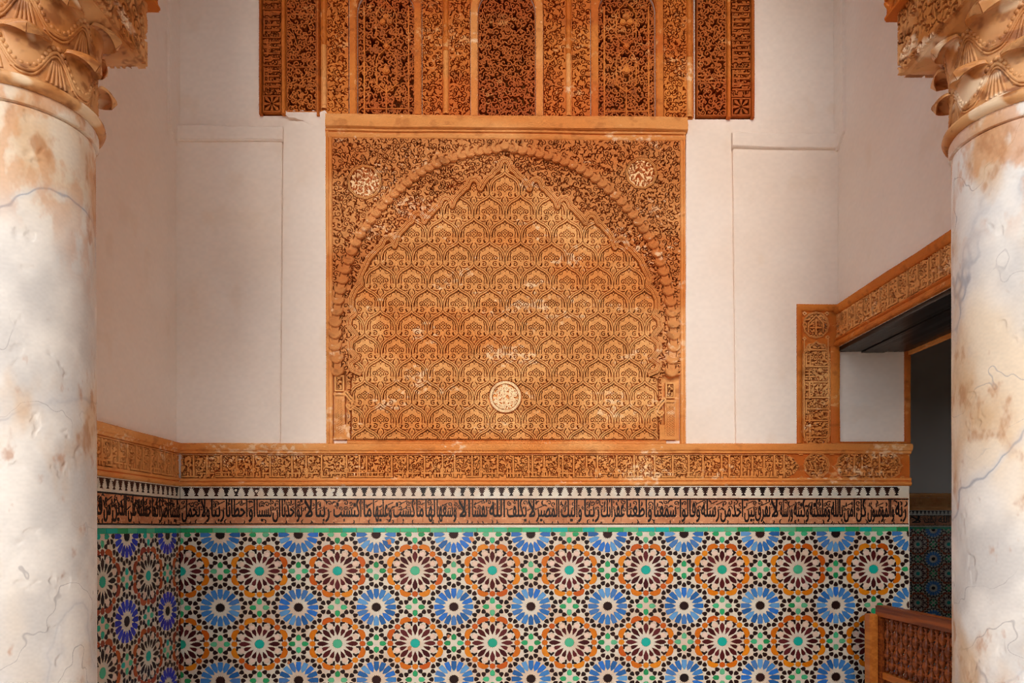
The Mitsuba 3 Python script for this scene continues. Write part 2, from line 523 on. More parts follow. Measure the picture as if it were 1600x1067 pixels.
KITE = [(-0.036, 0.0), (-0.026, -0.012), (-0.008, -0.0255), (0.010, -0.0300), (0.024, -0.023), (0.0285, -0.009), (0.0285, 0.009), (0.024, 0.023), (0.010, 0.0300), (-0.008, 0.0255), (-0.026, 0.012)]
PIECES = []      # (part name, glaze, outline in one cell whose blue rosette is at 0, 0 and whose maroon one is at .5, .5)
R8, R16 = math.pi / 4, math.pi / 8
PIECES.append(("rosette_centre", "black", star(16, 0.066, 0.052)))
for k in range(16):
    PIECES.append(("blue_petal", "blue", turned([(0.112, 0), (0.148, -0.0245), (0.172, -0.0315), (0.246, -0.0320), (0.253, -0.025), (0.253, 0.025), (0.246, 0.0320), (0.172, 0.0315), (0.148, 0.0245)], k * R16)))
    PIECES.append(("black_kite", "black", turned(KITE, k * R16 + (math.pi if k % 2 == 0 else 0), polar(0.292, k * R16))))
    PIECES.append(("black_kite", "black", turned(KITE, (k + 0.5) * R16 + (2.2 if k % 2 == 0 else -2.2), polar(0.324, (k + (0.47 if k % 2 == 0 else 0.53)) * R16))))
for cx_, cy_ in ((0.5, 0.0), (0.0, 0.5)):
    for k in range(4):
        PIECES.append(("green_petal", "green", turned([(0.044, -0.012), (0.056, -0.030), (0.097, -0.032), (0.113, -0.020), (0.130, 0), (0.113, 0.020), (0.097, 0.032), (0.056, 0.030), (0.044, 0.012)], k * math.pi / 2, (cx_, cy_))))
        for d in (-1, 1):
            a = k * math.pi / 2 + math.pi / 4 + d * 0.262
            p = polar(0.132, a)
            PIECES.append(("black_kite", "black", turned(KITE, a - d * 1.15, (cx_ + p[0], cy_ + p[1]))))
mc = (0.5, 0.5)
PIECES.append(("teal_centre", "teal", star(16, 0.067, 0.055, 0, mc)))
for k in range(16):
    a, tip = k * R16, (0.264 if k % 2 == 0 else 0.208)
    half = 0.0310
    out = [(0.112, 0), (0.160, -0.021), (0.188, -half), (tip - 0.034, -half + 0.003), (tip - 0.004, -0.008), (tip, 0), (tip - 0.004, 0.008), (tip - 0.034, half - 0.003), (0.188, half), (0.160, 0.021)]
    if k % 2:
        out = [(0.112, 0), (0.160, -0.020), (0.184, -0.026), (tip, -0.020), (tip, 0.020), (0.184, 0.026), (0.160, 0.020)]
    PIECES.append(("maroon_petal", "maroon", turned(out, a, mc)))
for k in range(8):
    a = k * R8
    PIECES.append(("orange_star", "orange", star(8, 0.0415, 0.0345, a, (mc[0] + polar(0.321, a)[0], mc[1] + polar(0.321, a)[1]))))
    PIECES.append(("orange_hook", "orange", turned([(0.319, -0.082), (0.346, -0.068), (0.375, -0.042), (0.382, 0.0), (0.375, 0.042), (0.346, 0.068), (0.319, 0.082), (0.300, 0.052), (0.311, 0.022), (0.311, -0.022), (0.300, -0.052)], a + R16, mc)))
    PIECES.append(("white_kite", "pinkwhite", turned([(0.214, -0.012), (0.233, -0.036), (0.260, -0.033), (0.284, 0), (0.260, 0.033), (0.233, 0.036), (0.214, 0.012)], a + R16, mc)))
    for d in (-1, 1):
        PIECES.append(("black_chevron", "black", turned([(x, d * y) for x, y in ((0.233, 0.058), (0.290, 0.082), (0.312, 0.026), (0.297, 0.020), (0.273, 0.049), (0.244, 0.042))][::d], a + R16, mc)))


def dado(key, frame, u_blue, u0, u1, z_low, swap, rank, far=False):
    """The tile field on one wall: u_blue = a blue rosette's place along the wall, [u0, u1] its run. rank(u, v): how well a piece shows (None: out of the picture)."""
    clip = box(u0, 0.0, u1, DADO_TOP)
    found, cut = {}, []
    for i in range(math.floor((u0 - u_blue) / PX) - 1, math.ceil((u1 - u_blue) / PX) + 1):
        for j in range(math.floor((z_low - BZ0) / PZ) - 1, math.ceil((DADO_TOP - BZ0) / PZ) + 2):
            at = (u_blue + i * PX, BZ0 + j * PZ)
            for n, (name, kind, pts) in enumerate(PIECES):
                xs = [(at[0] + x * PX, at[1] + y * PZ) for x, y in pts]
                c = np.mean(xs, 0)
                if not (u0 - 0.03 < c[0] < u1 + 0.03 and z_low < c[1] < DADO_TOP + 0.03):
                    continue
                g = Polygon(xs)
                inside = u0 < min(x for x, _ in xs) and max(x for x, _ in xs) < u1 and max(y for _, y in xs) < DADO_TOP
                if not inside:
                    g = g.intersection(clip)
                    if g.is_empty or g.area < 2e-5 or g.geom_type != "Polygon":
                        continue
                cut.append(g)
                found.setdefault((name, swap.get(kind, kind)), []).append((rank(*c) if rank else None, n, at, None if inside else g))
    field = box(u0, z_low - 0.02, u1, DADO_TOP)
    holes_ = unary_union([g.buffer(0.0008, quad_segs=1, join_style="mitre") for g in cut])
    obj("backing", bx(u0, u1, 0.0, DADO_TOP, 0.0, GROUND - 0.0016), "grout", key, frame)
    obj("white_tile_ground", prism(field.difference(holes_), GROUND - 0.002, GROUND), "glaze_white_0", key, frame, kind="stuff")
    protos = {}
    for (name, kind), pieces in found.items():
        pieces.sort(key=lambda q: (q[0] is None, q[0] or 0))
        rest = {}
        for q, (rk, n, at, g) in enumerate(pieces):
            m = glaze(kind)
            if not far and rk is not None and q < 298:
                if g is None:
                    if n not in protos:
                        protos[n] = mikit.ply(put(tile_mesh([(x * PX, y * PZ) for x, y in PIECES[n][2]], GROUND - 0.002, FACE), np.block([[frame[:3, :3], np.zeros((3, 1))], [np.zeros((1, 3)), np.eye(1)]])))
                    w = frame[:3, :3] @ np.array([at[0], at[1], 0]) + frame[:3, 3]
                    copy_of(name, protos[n], m, key, [[1, 0, 0, w[0]], [0, 1, 0, w[1]], [0, 0, 1, w[2]], [0, 0, 0, 1]])
                else:
                    obj(name, prism(g, GROUND - 0.002, FACE), m, key, frame)
            else:
                rest.setdefault(f"glaze_{kind}_0", []).append(prism(g if g is not None else Polygon([(at[0] + x * PX, at[1] + y * PZ) for x, y in PIECES[n][2]]), GROUND - 0.002, FACE))
        for m, ms in rest.items():
            obj(name + "_field", join(ms), m, key, frame, kind="stuff")


def border_course(key, frame, u0, u1, seed, join_at=(), one=False):
    """The course of green bricks over the tile field and the thin white one above it."""
    r = random.Random(seed)
    z0, z1, w1 = DADO_TOP + 0.001, zc(824.0), zc(820.2)
    obj("white_course", bx(u0, u1, z1, w1, 0.0, FACE), "glaze_white_0", key, frame)
    obj("course_backing", bx(u0, u1, DADO_TOP, z1, 0.0, GROUND - 0.001), "grout", key, frame)
    u = u0 + 0.001
    while u < u1 - 0.012:
        w = min(r.choice((0.066, 0.075, 0.083, 0.09)), u1 - u - 0.001)
        j = [r.uniform(-0.001, 0.001) for _ in range(4)]
        obj("green_brick", tile_mesh([(u, z0 + j[0]), (u + w - 0.0022, z0 + j[1]), (u + w - 0.0022 + j[3], z1 - 0.001), (u, z1 - 0.001 + j[2])], 0.0, FACE + r.uniform(0, 0.001)), glaze("teal" if r.random() < (0.75 if seed == 2 else 0.25) else "green"), key, frame)
        u += w


def rank_back(u, v):
    if v < 0.76 or (u > 1.86 and v < 1.17):
        return None
    return math.hypot(u - 0.2, (v - 1.3) * 0.6)


def rank_left(u, v):
    if v < 0.9 or u < -0.80:
        return None
    return math.hypot(u + 0.2, v - 1.3)


ON_BACK, ON_LEFT = BACK.copy(), LEFT.copy()         # set a hair off the plaster
ON_BACK[1, 3] -= 0.0012
ON_LEFT[0, 3] += 0.0012
d = thing("zellige_dado", "long back wall dado of cut tiles in blue, maroon and orange rosettes", "tile panel")
dado(d, ON_BACK, BX0, XL + 0.020, XJ - 0.012, 0.02, {}, rank_back)
border_course(d, ON_BACK, XL + 0.020, XJ - 0.012, 1)
for x, y, q in ((609, 846, 4.2), (737, 842, 4.8), (701, 993, 3.2), (858, 951, 2.6), (1116, 968, 2.6), (640, 1012, 3.6), (452, 1034, 2.6)):    # glaze lost, biscuit showing
    a_ = np.linspace(0, 2 * math.pi, 10)[:-1]
    rr_ = [q * rng.uniform(0.6, 1.2) for _ in a_]
    obj("chipped_patch", prism(on_wall(Polygon(list(zip(x + rr_ * np.cos(a_), y + rr_ * np.sin(a_))))), GROUND, FACE + 0.0005), "terracotta", d, ON_BACK, label="chipped patch of bare biscuit")
d = thing("zellige_dado", "narrow side wall dado of dark blue and rust rosettes beside the left column", "tile panel")
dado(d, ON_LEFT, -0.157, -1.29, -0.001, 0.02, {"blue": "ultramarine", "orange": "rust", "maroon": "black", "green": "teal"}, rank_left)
border_course(d, ON_LEFT, -1.29, -0.001, 2)

# ------------------------------------------------------------------ the band of black stepped merlons
MER = [(-6.9, 0), (6.9, 0), (6.9, 1.3), (3.9, 1.3), (5.6, 3.9), (2.9, 3.9), (4.4, 6.3), (2.1, 6.3), (3.4, 8.6), (1.2, 8.6), (1.2, 9.8), (3.0, 11.6), (3.0, 12.5),
       (-3.0, 12.5), (-3.0, 11.6), (-1.2, 9.8), (-1.2, 8.6), (-3.4, 8.6), (-2.1, 6.3), (-4.4, 6.3), (-2.9, 3.9), (-5.6, 3.9), (-3.9, 1.3), (-6.9, 1.3)]


def merlon_band(key, frame, u0, u1, start, pitch, seed, visible):
    r = random.Random(seed)
    z1, z0, k = zc(760.0), zc(778.6), 0
    obj("white_ground", bx(u0, u1, z0, z1, 0.0, GROUND), "glaze_white_0", key, frame)
    u = start
    while u < u1 - 0.02:
        if u > u0 + 0.02:
            top = zc(761.5)
            pts = [(u + x / 300, top - y * 1.06 / 300) for x, y in MER]
            g = Polygon(pts)
            if r.random() < 0.13:                       # a merlon with a chipped corner
                g = g.difference(Point(u + r.uniform(-0.02, 0.02), top - r.uniform(0, 0.02)).buffer(r.uniform(0.006, 0.011), quad_segs=2))
            g = max(polys(g), key=lambda q: q.area)
            obj("merlon", prism(g, GROUND - 0.001, FACE), glaze("merlon"), key, frame)
        u += pitch * r.uniform(0.985, 1.015)


d = thing("merlon_band", "white tile band with a row of black stepped merlons above the back wall inscription", "tile border")
merlon_band(d, ON_BACK, XL + 0.020, XJ - 0.012, xc(293.5, 768), 0.0506, 1, None)
d = thing("merlon_band", "short band of black stepped merlons turning the corner on to the left side wall", "tile border")
merlon_band(d, ON_LEFT, -1.29, 0.0, -1.27, 0.0506, 2, None)

# ------------------------------------------------------------------ the cut-glaze inscription on terracotta
GLYPHS = [      # code point, advance, outlines as x, y, x, y ... in hundredths of an em
    [65164, 35, [[0, 0, 1, 8, 7, 9, 11, 12, 13, 16, 15, 29, 24, 27, 22, 19, 22, 13, 24, 10, 30, 8, 37, 8, 40, 5, 39, 1, 36, 0, 23, 1, 21, 2, 18, 6, 11, 1], [7, 40, 6, 46, 10, 47, 6, 53, 6, 57, 8, 61, 14, 64, 20, 63, 20, 58, 13, 58, 11, 56, 11, 54, 14, 50, 17, 48, 24, 50, 25, 45, 8, 40]]],
    [65165, 24, [[9, 0, 7, 72, 16, 72, 17, 0]]],
    [65166, 29, [[9, 13, 7, 72, 16, 72, 18, 14, 19, 11, 22, 9, 32, 8, 34, 7, 35, 3, 32, 0, 24, 0, 19, 0, 14, 3, 11, 7]]],
    [65169, 28, [[0, 0, 1, 8, 11, 9, 14, 13, 14, 22, 9, 38, 17, 41, 22, 22, 22, 15, 21, 8, 17, 3, 14, 2, 8, 0], [6, -16, 7, -11, 10, -9, 14, -10, 16, -13, 15, -17, 12, -20, 8, -19]]],
    [65170, 35, [[0, 0, 1, 8, 7, 9, 11, 11, 13, 17, 16, 29, 24, 27, 22, 18, 22, 14, 24, 11, 28, 9, 37, 8, 40, 5, 39, 1, 36, 0, 30, 0, 23, 1, 19, 4, 18, 6, 11, 1], [12, -16, 13, -11, 16, -9, 20, -10, 22, -13, 22, -17, 19, -20, 14, -19]]],
    [65174, 110, [[3, 15, 4, 29, 5, 34, 7, 34, 13, 32, 12, 24, 12, 16, 16, 11, 22, 8, 33, 7, 49, 7, 66, 9, 81, 15, 91, 24, 92, 24, 98, 21, 97, 13, 99, 11, 103, 9, 113, 8, 115, 7, 115, 3, 114, 1, 111, 0, 98, 1, 93, 3, 91, 5, 89, 10, 77, 4, 62, 0, 47, -2, 27, -2, 15, 1, 9, 5, 5, 8], [51, 44, 52, 49, 55, 51, 59, 50, 61, 47, 60, 43, 57, 40, 53, 41], [37, 47, 39, 50, 43, 51, 46, 49, 47, 44, 45, 41, 40, 40, 38, 43]]],
    [65175, 30, [[17, 55, 18, 60, 21, 62, 25, 61, 27, 58, 27, 54, 23, 51, 20, 52], [0, 0, 1, 8, 11, 9, 15, 11, 16, 14, 16, 19, 10, 38, 19, 41, 24, 22, 24, 15, 22, 8, 17, 3, 11, 0], [3, 55, 4, 60, 7, 62, 10, 61, 13, 58, 12, 54, 9, 51, 5, 52]]],
    [65176, 38, [[0, 0, 1, 8, 9, 9, 13, 13, 17, 29, 26, 27, 24, 14, 24, 12, 26, 10, 32, 8, 40, 8, 43, 5, 42, 2, 39, 0, 25, 1, 19, 5, 15, 2, 10, 0], [22, 43, 23, 47, 26, 50, 30, 49, 32, 46, 32, 42, 28, 39, 25, 40], [8, 43, 8, 47, 12, 50, 15, 49, 18, 46, 17, 42, 14, 40, 10, 40]]],
    [65187, 59, [[0, 0, 1, 8, 10, 9, 20, 11, 30, 15, 38, 20, 35, 22, 26, 26, 21, 27, 8, 26, 6, 33, 7, 35, 13, 36, 25, 35, 32, 32, 46, 25, 55, 24, 55, 16, 50, 16, 44, 14, 25, 4, 17, 1, 6, 0]]],
    [65188, 64, [[0, 0, 1, 8, 10, 9, 20, 11, 29, 14, 38, 20, 33, 24, 26, 26, 21, 27, 8, 26, 6, 34, 13, 36, 21, 36, 28, 34, 46, 25, 55, 24, 55, 16, 49, 15, 51, 12, 57, 9, 67, 8, 69, 5, 68, 1, 65, 0, 54, 0, 47, 4, 42, 12, 27, 5, 19, 2, 10, 0]]],
    [65191, 60, [[0, 0, 1, 8, 10, 9, 21, 11, 35, 17, 38, 20, 31, 25, 24, 27, 12, 27, 8, 26, 6, 33, 7, 35, 13, 36, 24, 35, 32, 33, 47, 25, 55, 24, 56, 16, 45, 14, 30, 6, 20, 2, 10, 0], [12, 50, 13, 55, 15, 57, 20, 56, 22, 53, 21, 48, 18, 46, 14, 47]]],
    [65194, 54, [[4, 4, 8, 12, 15, 9, 26, 8, 31, 10, 34, 13, 35, 18, 33, 24, 22, 42, 28, 47, 30, 47, 37, 36, 47, 12, 50, 9, 56, 8, 59, 6, 58, 2, 55, 0, 48, 0, 44, 3, 40, 6, 35, 2, 26, 0, 13, 0]]],
    [65196, 54, [[4, 5, 8, 12, 15, 9, 26, 8, 31, 10, 34, 13, 35, 18, 33, 24, 22, 42, 30, 47, 40, 30, 47, 12, 50, 9, 57, 8, 59, 6, 59, 3, 55, 0, 51, 0, 45, 2, 40, 6, 37, 3, 31, 0, 18, 0, 9, 2], [17, 60, 18, 65, 21, 67, 25, 66, 27, 63, 27, 58, 24, 56, 19, 57]]],
    [65197, 37, [[-2, -15, 12, -8, 20, 0, 22, 6, 22, 14, 21, 20, 16, 30, 24, 34, 28, 25, 30, 15, 30, 5, 26, -5, 17, -15, 4, -22, 0, -23]]],
    [65198, 40, [[0, -23, -2, -15, 11, -9, 19, -1, 22, 6, 22, 13, 21, 20, 16, 31, 24, 34, 28, 25, 32, 13, 34, 11, 37, 9, 44, 8, 45, 5, 45, 1, 42, 0, 38, 0, 33, 1, 30, 3, 26, -6, 19, -13, 13, -18, 3, -22]]],
    [65203, 80, [[0, 0, 1, 8, 6, 9, 10, 12, 15, 28, 23, 26, 21, 18, 21, 12, 23, 9, 33, 8, 37, 11, 40, 18, 42, 29, 50, 27, 48, 15, 49, 10, 54, 8, 63, 9, 66, 12, 67, 19, 61, 38, 69, 41, 70, 40, 75, 24, 75, 15, 73, 8, 68, 2, 63, 0, 53, 0, 48, 1, 44, 5, 41, 2, 37, 0, 25, 0, 20, 2, 16, 5, 12, 2, 7, 0]]],
    [65204, 87, [[0, 0, 1, 8, 7, 9, 10, 12, 15, 28, 23, 26, 21, 12, 24, 9, 33, 8, 37, 10, 40, 15, 42, 29, 50, 27, 48, 12, 50, 10, 54, 8, 60, 8, 64, 10, 67, 15, 67, 26, 65, 35, 68, 35, 73, 35, 75, 22, 78, 12, 82, 9, 89, 8, 92, 6, 91, 2, 88, 0, 80, 0, 77, 2, 72, 7, 67, 2, 60, 0, 53, 0, 48, 1, 44, 5, 38, 0, 26, 0, 20, 1, 16, 6, 10, 1]]],
    [65211, 91, [[0, 0, 1, 8, 7, 9, 10, 12, 15, 28, 23, 26, 21, 13, 23, 10, 28, 8, 39, 22, 46, 28, 53, 33, 61, 37, 72, 38, 77, 36, 83, 31, 86, 25, 87, 18, 83, 9, 78, 4, 69, 0, 56, -2, 34, -1, 23, 1, 17, 7, 10, 1], [48, 19, 38, 7, 57, 7, 71, 10, 77, 15, 78, 18, 78, 23, 74, 27, 71, 29, 65, 29, 61, 27]]],
    [65212, 95, [[0, 0, 1, 8, 7, 9, 10, 12, 15, 28, 23, 26, 21, 13, 24, 10, 29, 8, 39, 22, 48, 30, 59, 36, 65, 37, 72, 37, 77, 36, 83, 31, 87, 23, 87, 18, 84, 11, 85, 10, 98, 8, 101, 5, 100, 2, 97, 0, 86, 0, 77, 4, 73, 2, 63, -1, 40, -2, 31, -1, 23, 1, 17, 7, 10, 1], [48, 19, 38, 7, 57, 7, 71, 10, 77, 15, 78, 18, 78, 23, 74, 27, 71, 29, 65, 29, 61, 27]]],
    [65219, 68, [[0, 0, 1, 8, 6, 8, 9, 13, 8, 72, 16, 72, 18, 24, 25, 30, 34, 35, 40, 37, 49, 37, 55, 35, 60, 31, 63, 25, 64, 18, 61, 12, 57, 8, 46, 2, 25, 0], [16, 9, 32, 8, 47, 11, 52, 13, 55, 16, 55, 19, 55, 24, 52, 27, 48, 29, 38, 27, 25, 19]]],
    [65220, 72, [[0, 0, 1, 8, 6, 8, 9, 13, 8, 72, 16, 72, 18, 24, 25, 30, 36, 36, 43, 37, 51, 37, 58, 34, 61, 30, 63, 25, 64, 18, 60, 10, 64, 9, 74, 8, 77, 5, 76, 1, 73, 0, 62, 0, 52, 4, 44, 2, 32, 0], [16, 9, 36, 9, 49, 12, 55, 16, 55, 19, 55, 23, 52, 27, 49, 28, 42, 29, 38, 27, 25, 19]]],
    [65227, 51, [[0, 0, 1, 8, 17, 9, 11, 14, 8, 22, 8, 30, 13, 39, 19, 43, 26, 45, 32, 45, 39, 43, 37, 35, 27, 36, 20, 33, 17, 28, 17, 23, 21, 16, 26, 13, 30, 12, 45, 17, 47, 9, 34, 4, 23, 1]]],
    [65228, 52, [[0, 0, 1, 8, 12, 9, 19, 11, 13, 19, 8, 23, 5, 27, 5, 31, 10, 35, 14, 38, 25, 42, 32, 42, 38, 40, 43, 36, 45, 33, 45, 28, 44, 23, 41, 18, 35, 11, 44, 9, 55, 8, 57, 5, 57, 1, 54, 0, 39, 1, 26, 5, 17, 2, 5, 0], [14, 28, 27, 15, 32, 19, 36, 26, 35, 30, 29, 33, 21, 32, 15, 30]]],
    [65231, 51, [[0, 0, 1, 8, 17, 9, 11, 14, 8, 22, 8, 30, 13, 39, 19, 43, 26, 45, 32, 45, 39, 43, 37, 35, 27, 36, 20, 33, 17, 28, 17, 23, 21, 16, 26, 13, 30, 12, 45, 17, 47, 9, 35, 4, 23, 1], [21, 58, 22, 63, 25, 65, 30, 64, 32, 61, 31, 57, 28, 55, 23, 55]]],
    [65234, 110, [[3, 15, 4, 29, 5, 34, 7, 34, 13, 32, 12, 24, 12, 16, 16, 11, 20, 9, 33, 7, 54, 7, 73, 8, 74, 9, 71, 13, 68, 18, 68, 24, 69, 30, 72, 35, 77, 40, 83, 42, 88, 42, 92, 41, 97, 38, 100, 34, 102, 28, 102, 18, 96, 9, 112, 8, 115, 6, 115, 3, 112, 0, 96, 0, 85, 3, 77, 0, 63, -1, 49, -2, 27, -2, 18, 0, 10, 4, 5, 8], [77, 24, 79, 16, 83, 12, 86, 12, 89, 14, 93, 18, 94, 25, 89, 32, 84, 33, 81, 32, 78, 29], [80, 56, 80, 60, 83, 62, 88, 62, 90, 59, 89, 54, 86, 52, 82, 53]]],
    [65236, 50, [[0, 0, 1, 8, 14, 9, 11, 13, 8, 18, 8, 26, 9, 30, 12, 35, 15, 39, 23, 42, 28, 42, 35, 40, 39, 35, 41, 31, 42, 25, 42, 19, 40, 15, 36, 9, 52, 8, 55, 5, 55, 2, 51, 0, 36, 0, 25, 3, 15, 0], [17, 20, 19, 15, 24, 11, 28, 13, 32, 18, 34, 21, 34, 25, 32, 30, 27, 33, 24, 33, 21, 32, 17, 25], [20, 56, 20, 61, 23, 63, 28, 62, 30, 59, 29, 55, 26, 53, 22, 53]]],
    [65237, 78, [[3, 2, 4, 15, 8, 25, 10, 25, 16, 21, 13, 11, 12, 4, 14, -2, 17, -5, 23, -8, 30, -10, 40, -10, 51, -7, 60, -2, 62, 2, 64, 8, 50, 8, 45, 9, 42, 12, 40, 19, 42, 30, 47, 38, 52, 41, 55, 42, 59, 42, 64, 40, 68, 37, 71, 32, 74, 19, 72, 4, 67, -6, 63, -10, 55, -15, 47, -17, 39, -19, 28, -19, 21, -17, 13, -14, 8, -10, 4, -4], [49, 20, 51, 17, 54, 15, 64, 16, 65, 23, 61, 31, 58, 33, 53, 32, 49, 27, 48, 24], [57, 56, 58, 60, 61, 62, 65, 62, 67, 59, 67, 54, 64, 52, 59, 53], [43, 56, 44, 60, 47, 62, 52, 62, 54, 59, 53, 54, 50, 52, 45, 53]]],
    [65239, 45, [[0, 0, 1, 8, 21, 9, 27, 11, 30, 14, 31, 17, 20, 16, 12, 19, 8, 23, 8, 32, 10, 41, 17, 49, 23, 51, 27, 51, 33, 48, 37, 44, 39, 40, 41, 32, 41, 20, 37, 10, 30, 4, 20, 0], [17, 28, 18, 26, 22, 24, 28, 24, 32, 26, 32, 34, 28, 41, 23, 42, 20, 40, 17, 35], [25, 65, 25, 69, 28, 71, 33, 70, 35, 67, 34, 63, 31, 61, 27, 62], [11, 65, 12, 69, 15, 71, 19, 70, 21, 67, 20, 63, 17, 61, 13, 62]]],
    [65242, 93, [[3, 15, 4, 29, 5, 34, 7, 34, 13, 32, 12, 24, 12, 16, 16, 11, 19, 9, 33, 7, 52, 7, 62, 8, 70, 11, 72, 13, 74, 18, 72, 72, 80, 72, 83, 15, 87, 10, 91, 8, 96, 8, 97, 7, 98, 3, 95, 0, 89, 0, 82, 3, 79, 7, 72, 2, 62, -1, 49, -2, 24, -1, 16, 1, 8, 5, 5, 8], [35, 26, 35, 27, 45, 31, 45, 34, 40, 39, 39, 44, 43, 50, 51, 55, 54, 48, 48, 45, 46, 42, 52, 35, 52, 29, 49, 25, 38, 21, 36, 21]]],
    [65243, 42, [[0, 0, 1, 8, 20, 9, 24, 11, 27, 14, 26, 20, 22, 26, 3, 43, 3, 47, 4, 51, 17, 60, 39, 71, 42, 63, 42, 63, 24, 54, 12, 47, 28, 31, 33, 25, 35, 17, 35, 13, 34, 8, 29, 3, 19, 0]]],
    [65244, 50, [[0, 0, 1, 8, 20, 9, 25, 10, 27, 14, 27, 17, 23, 23, 3, 43, 3, 46, 4, 51, 15, 59, 39, 71, 42, 63, 19, 52, 11, 46, 27, 31, 35, 21, 38, 15, 41, 11, 47, 9, 54, 8, 56, 5, 55, 2, 52, 0, 45, 0, 39, 3, 33, 8, 29, 3, 19, 0]]],
    [65246, 73, [[3, -3, 4, 8, 7, 18, 15, 15, 12, 5, 12, -2, 14, -8, 19, -12, 25, -14, 35, -15, 43, -12, 50, -7, 53, -2, 55, 4, 53, 72, 62, 72, 64, 17, 65, 12, 68, 10, 76, 8, 78, 7, 79, 3, 78, 1, 75, 0, 71, 0, 64, 3, 62, -4, 60, -9, 53, -17, 46, -21, 35, -23, 24, -23, 14, -19, 6, -12]]],
    [65247, 26, [[0, 0, 1, 8, 9, 9, 11, 11, 12, 14, 10, 72, 18, 72, 20, 24, 20, 10, 17, 4, 11, 1]]],
    [65248, 30, [[0, 0, 1, 8, 8, 9, 11, 11, 12, 13, 10, 72, 19, 72, 21, 17, 23, 12, 25, 10, 34, 8, 35, 7, 36, 3, 33, 0, 28, 0, 22, 2, 18, 6, 12, 1, 5, 0]]],
    [65251, 53, [[0, 0, 1, 8, 4, 9, 7, 11, 16, 27, 23, 34, 28, 36, 35, 36, 39, 33, 45, 26, 47, 19, 47, 11, 45, 6, 40, 2, 35, 0, 30, 0, 21, 2, 14, 6, 10, 2, 6, 0], [18, 13, 26, 10, 34, 9, 38, 11, 39, 17, 37, 23, 34, 26, 29, 27, 23, 24]]],
    [65252, 58, [[0, 0, 1, 8, 3, 8, 6, 10, 15, 25, 19, 31, 23, 35, 29, 37, 35, 36, 38, 35, 43, 29, 52, 11, 57, 8, 62, 8, 63, 5, 63, 2, 60, 0, 53, 0, 49, 2, 46, 4, 42, 0, 37, -2, 30, -2, 25, 0, 21, 3, 15, 9, 13, 5, 7, 0], [20, 17, 26, 10, 31, 7, 36, 7, 40, 11, 40, 15, 36, 23, 31, 28, 26, 27, 23, 24]]],
    [65253, 69, [[3, -3, 4, 8, 7, 18, 15, 15, 12, 5, 12, -2, 13, -6, 16, -9, 21, -12, 28, -14, 39, -14, 46, -11, 52, -5, 55, 3, 54, 15, 49, 29, 56, 32, 57, 32, 61, 22, 63, 15, 64, 1, 60, -10, 51, -19, 44, -22, 37, -23, 28, -23, 20, -22, 13, -18, 9, -15, 4, -8], [28, 44, 29, 48, 32, 50, 36, 50, 38, 47, 37, 42, 35, 40, 30, 41]]],
    [65254, 74, [[3, -3, 4, 8, 7, 18, 15, 15, 12, 5, 12, -2, 13, -7, 16, -10, 21, -13, 28, -15, 39, -14, 47, -12, 53, -6, 55, 0, 54, 14, 50, 27, 58, 29, 60, 28, 64, 12, 68, 9, 77, 8, 79, 5, 78, 1, 75, 0, 69, 0, 64, 2, 62, -7, 58, -14, 52, -19, 40, -23, 25, -23, 14, -20, 7, -14, 5, -10], [28, 44, 29, 48, 32, 50, 36, 50, 38, 47, 37, 42, 35, 40, 30, 41]]],
    [65255, 27, [[0, 0, 1, 8, 10, 9, 14, 13, 14, 22, 8, 38, 17, 41, 22, 22, 22, 15, 20, 8, 16, 3, 10, 0], [8, 55, 8, 60, 11, 62, 16, 61, 18, 58, 17, 53, 14, 51, 10, 52]]],
    [65256, 35, [[0, 0, 1, 8, 7, 9, 12, 12, 15, 29, 24, 27, 22, 19, 22, 13, 24, 10, 30, 8, 37, 8, 40, 5, 39, 1, 36, 0, 23, 1, 20, 3, 18, 6, 14, 3, 10, 0], [11, 43, 12, 47, 15, 50, 19, 49, 21, 46, 20, 41, 17, 39, 13, 40]]],
    [65258, 49, [[3, 20, 3, 25, 4, 30, 10, 37, 19, 42, 29, 45, 28, 52, 37, 52, 39, 14, 41, 11, 44, 9, 53, 7, 54, 3, 51, 0, 43, 0, 36, 3, 31, 10, 19, 9, 12, 10, 5, 15], [12, 22, 15, 19, 20, 18, 29, 18, 29, 36, 22, 35, 16, 31, 12, 26]]],
    [65260, 51, [[0, 0, 1, 8, 8, 9, 10, 20, 14, 31, 21, 39, 28, 42, 32, 42, 36, 40, 39, 37, 41, 33, 41, 22, 40, 17, 36, 10, 47, 8, 53, 8, 56, 5, 56, 3, 54, 0, 44, 0, 46, -5, 45, -13, 42, -18, 38, -20, 33, -22, 25, -21, 19, -19, 12, -12, 9, -5, 8, 0], [17, 2, 19, -6, 23, -10, 26, -12, 33, -13, 35, -12, 38, -9, 38, -3, 33, 2, 22, 3], [19, 21, 17, 9, 20, 10, 26, 12, 30, 16, 33, 23, 32, 30, 31, 33, 28, 33, 26, 32, 23, 28]]],
    [65261, 45, [[6, -23, 4, -14, 16, -12, 21, -10, 29, -2, 29, 0, 18, -1, 10, 2, 7, 8, 6, 15, 8, 22, 14, 31, 21, 34, 26, 34, 30, 33, 35, 27, 39, 17, 39, 2, 35, -9, 27, -16, 21, -20, 13, -22], [15, 12, 17, 9, 21, 8, 26, 8, 31, 9, 30, 17, 27, 24, 21, 25, 18, 23, 15, 17]]],
    [65262, 48, [[6, -23, 4, -14, 15, -12, 22, -9, 29, -2, 29, 0, 18, 0, 10, 3, 7, 8, 6, 15, 9, 25, 16, 32, 21, 34, 25, 34, 30, 32, 35, 28, 37, 24, 39, 17, 40, 9, 51, 8, 53, 5, 52, 1, 49, 0, 39, 0, 33, -11, 27, -17, 19, -20], [15, 12, 17, 10, 20, 9, 31, 8, 31, 16, 28, 23, 24, 25, 19, 24, 15, 17]]],
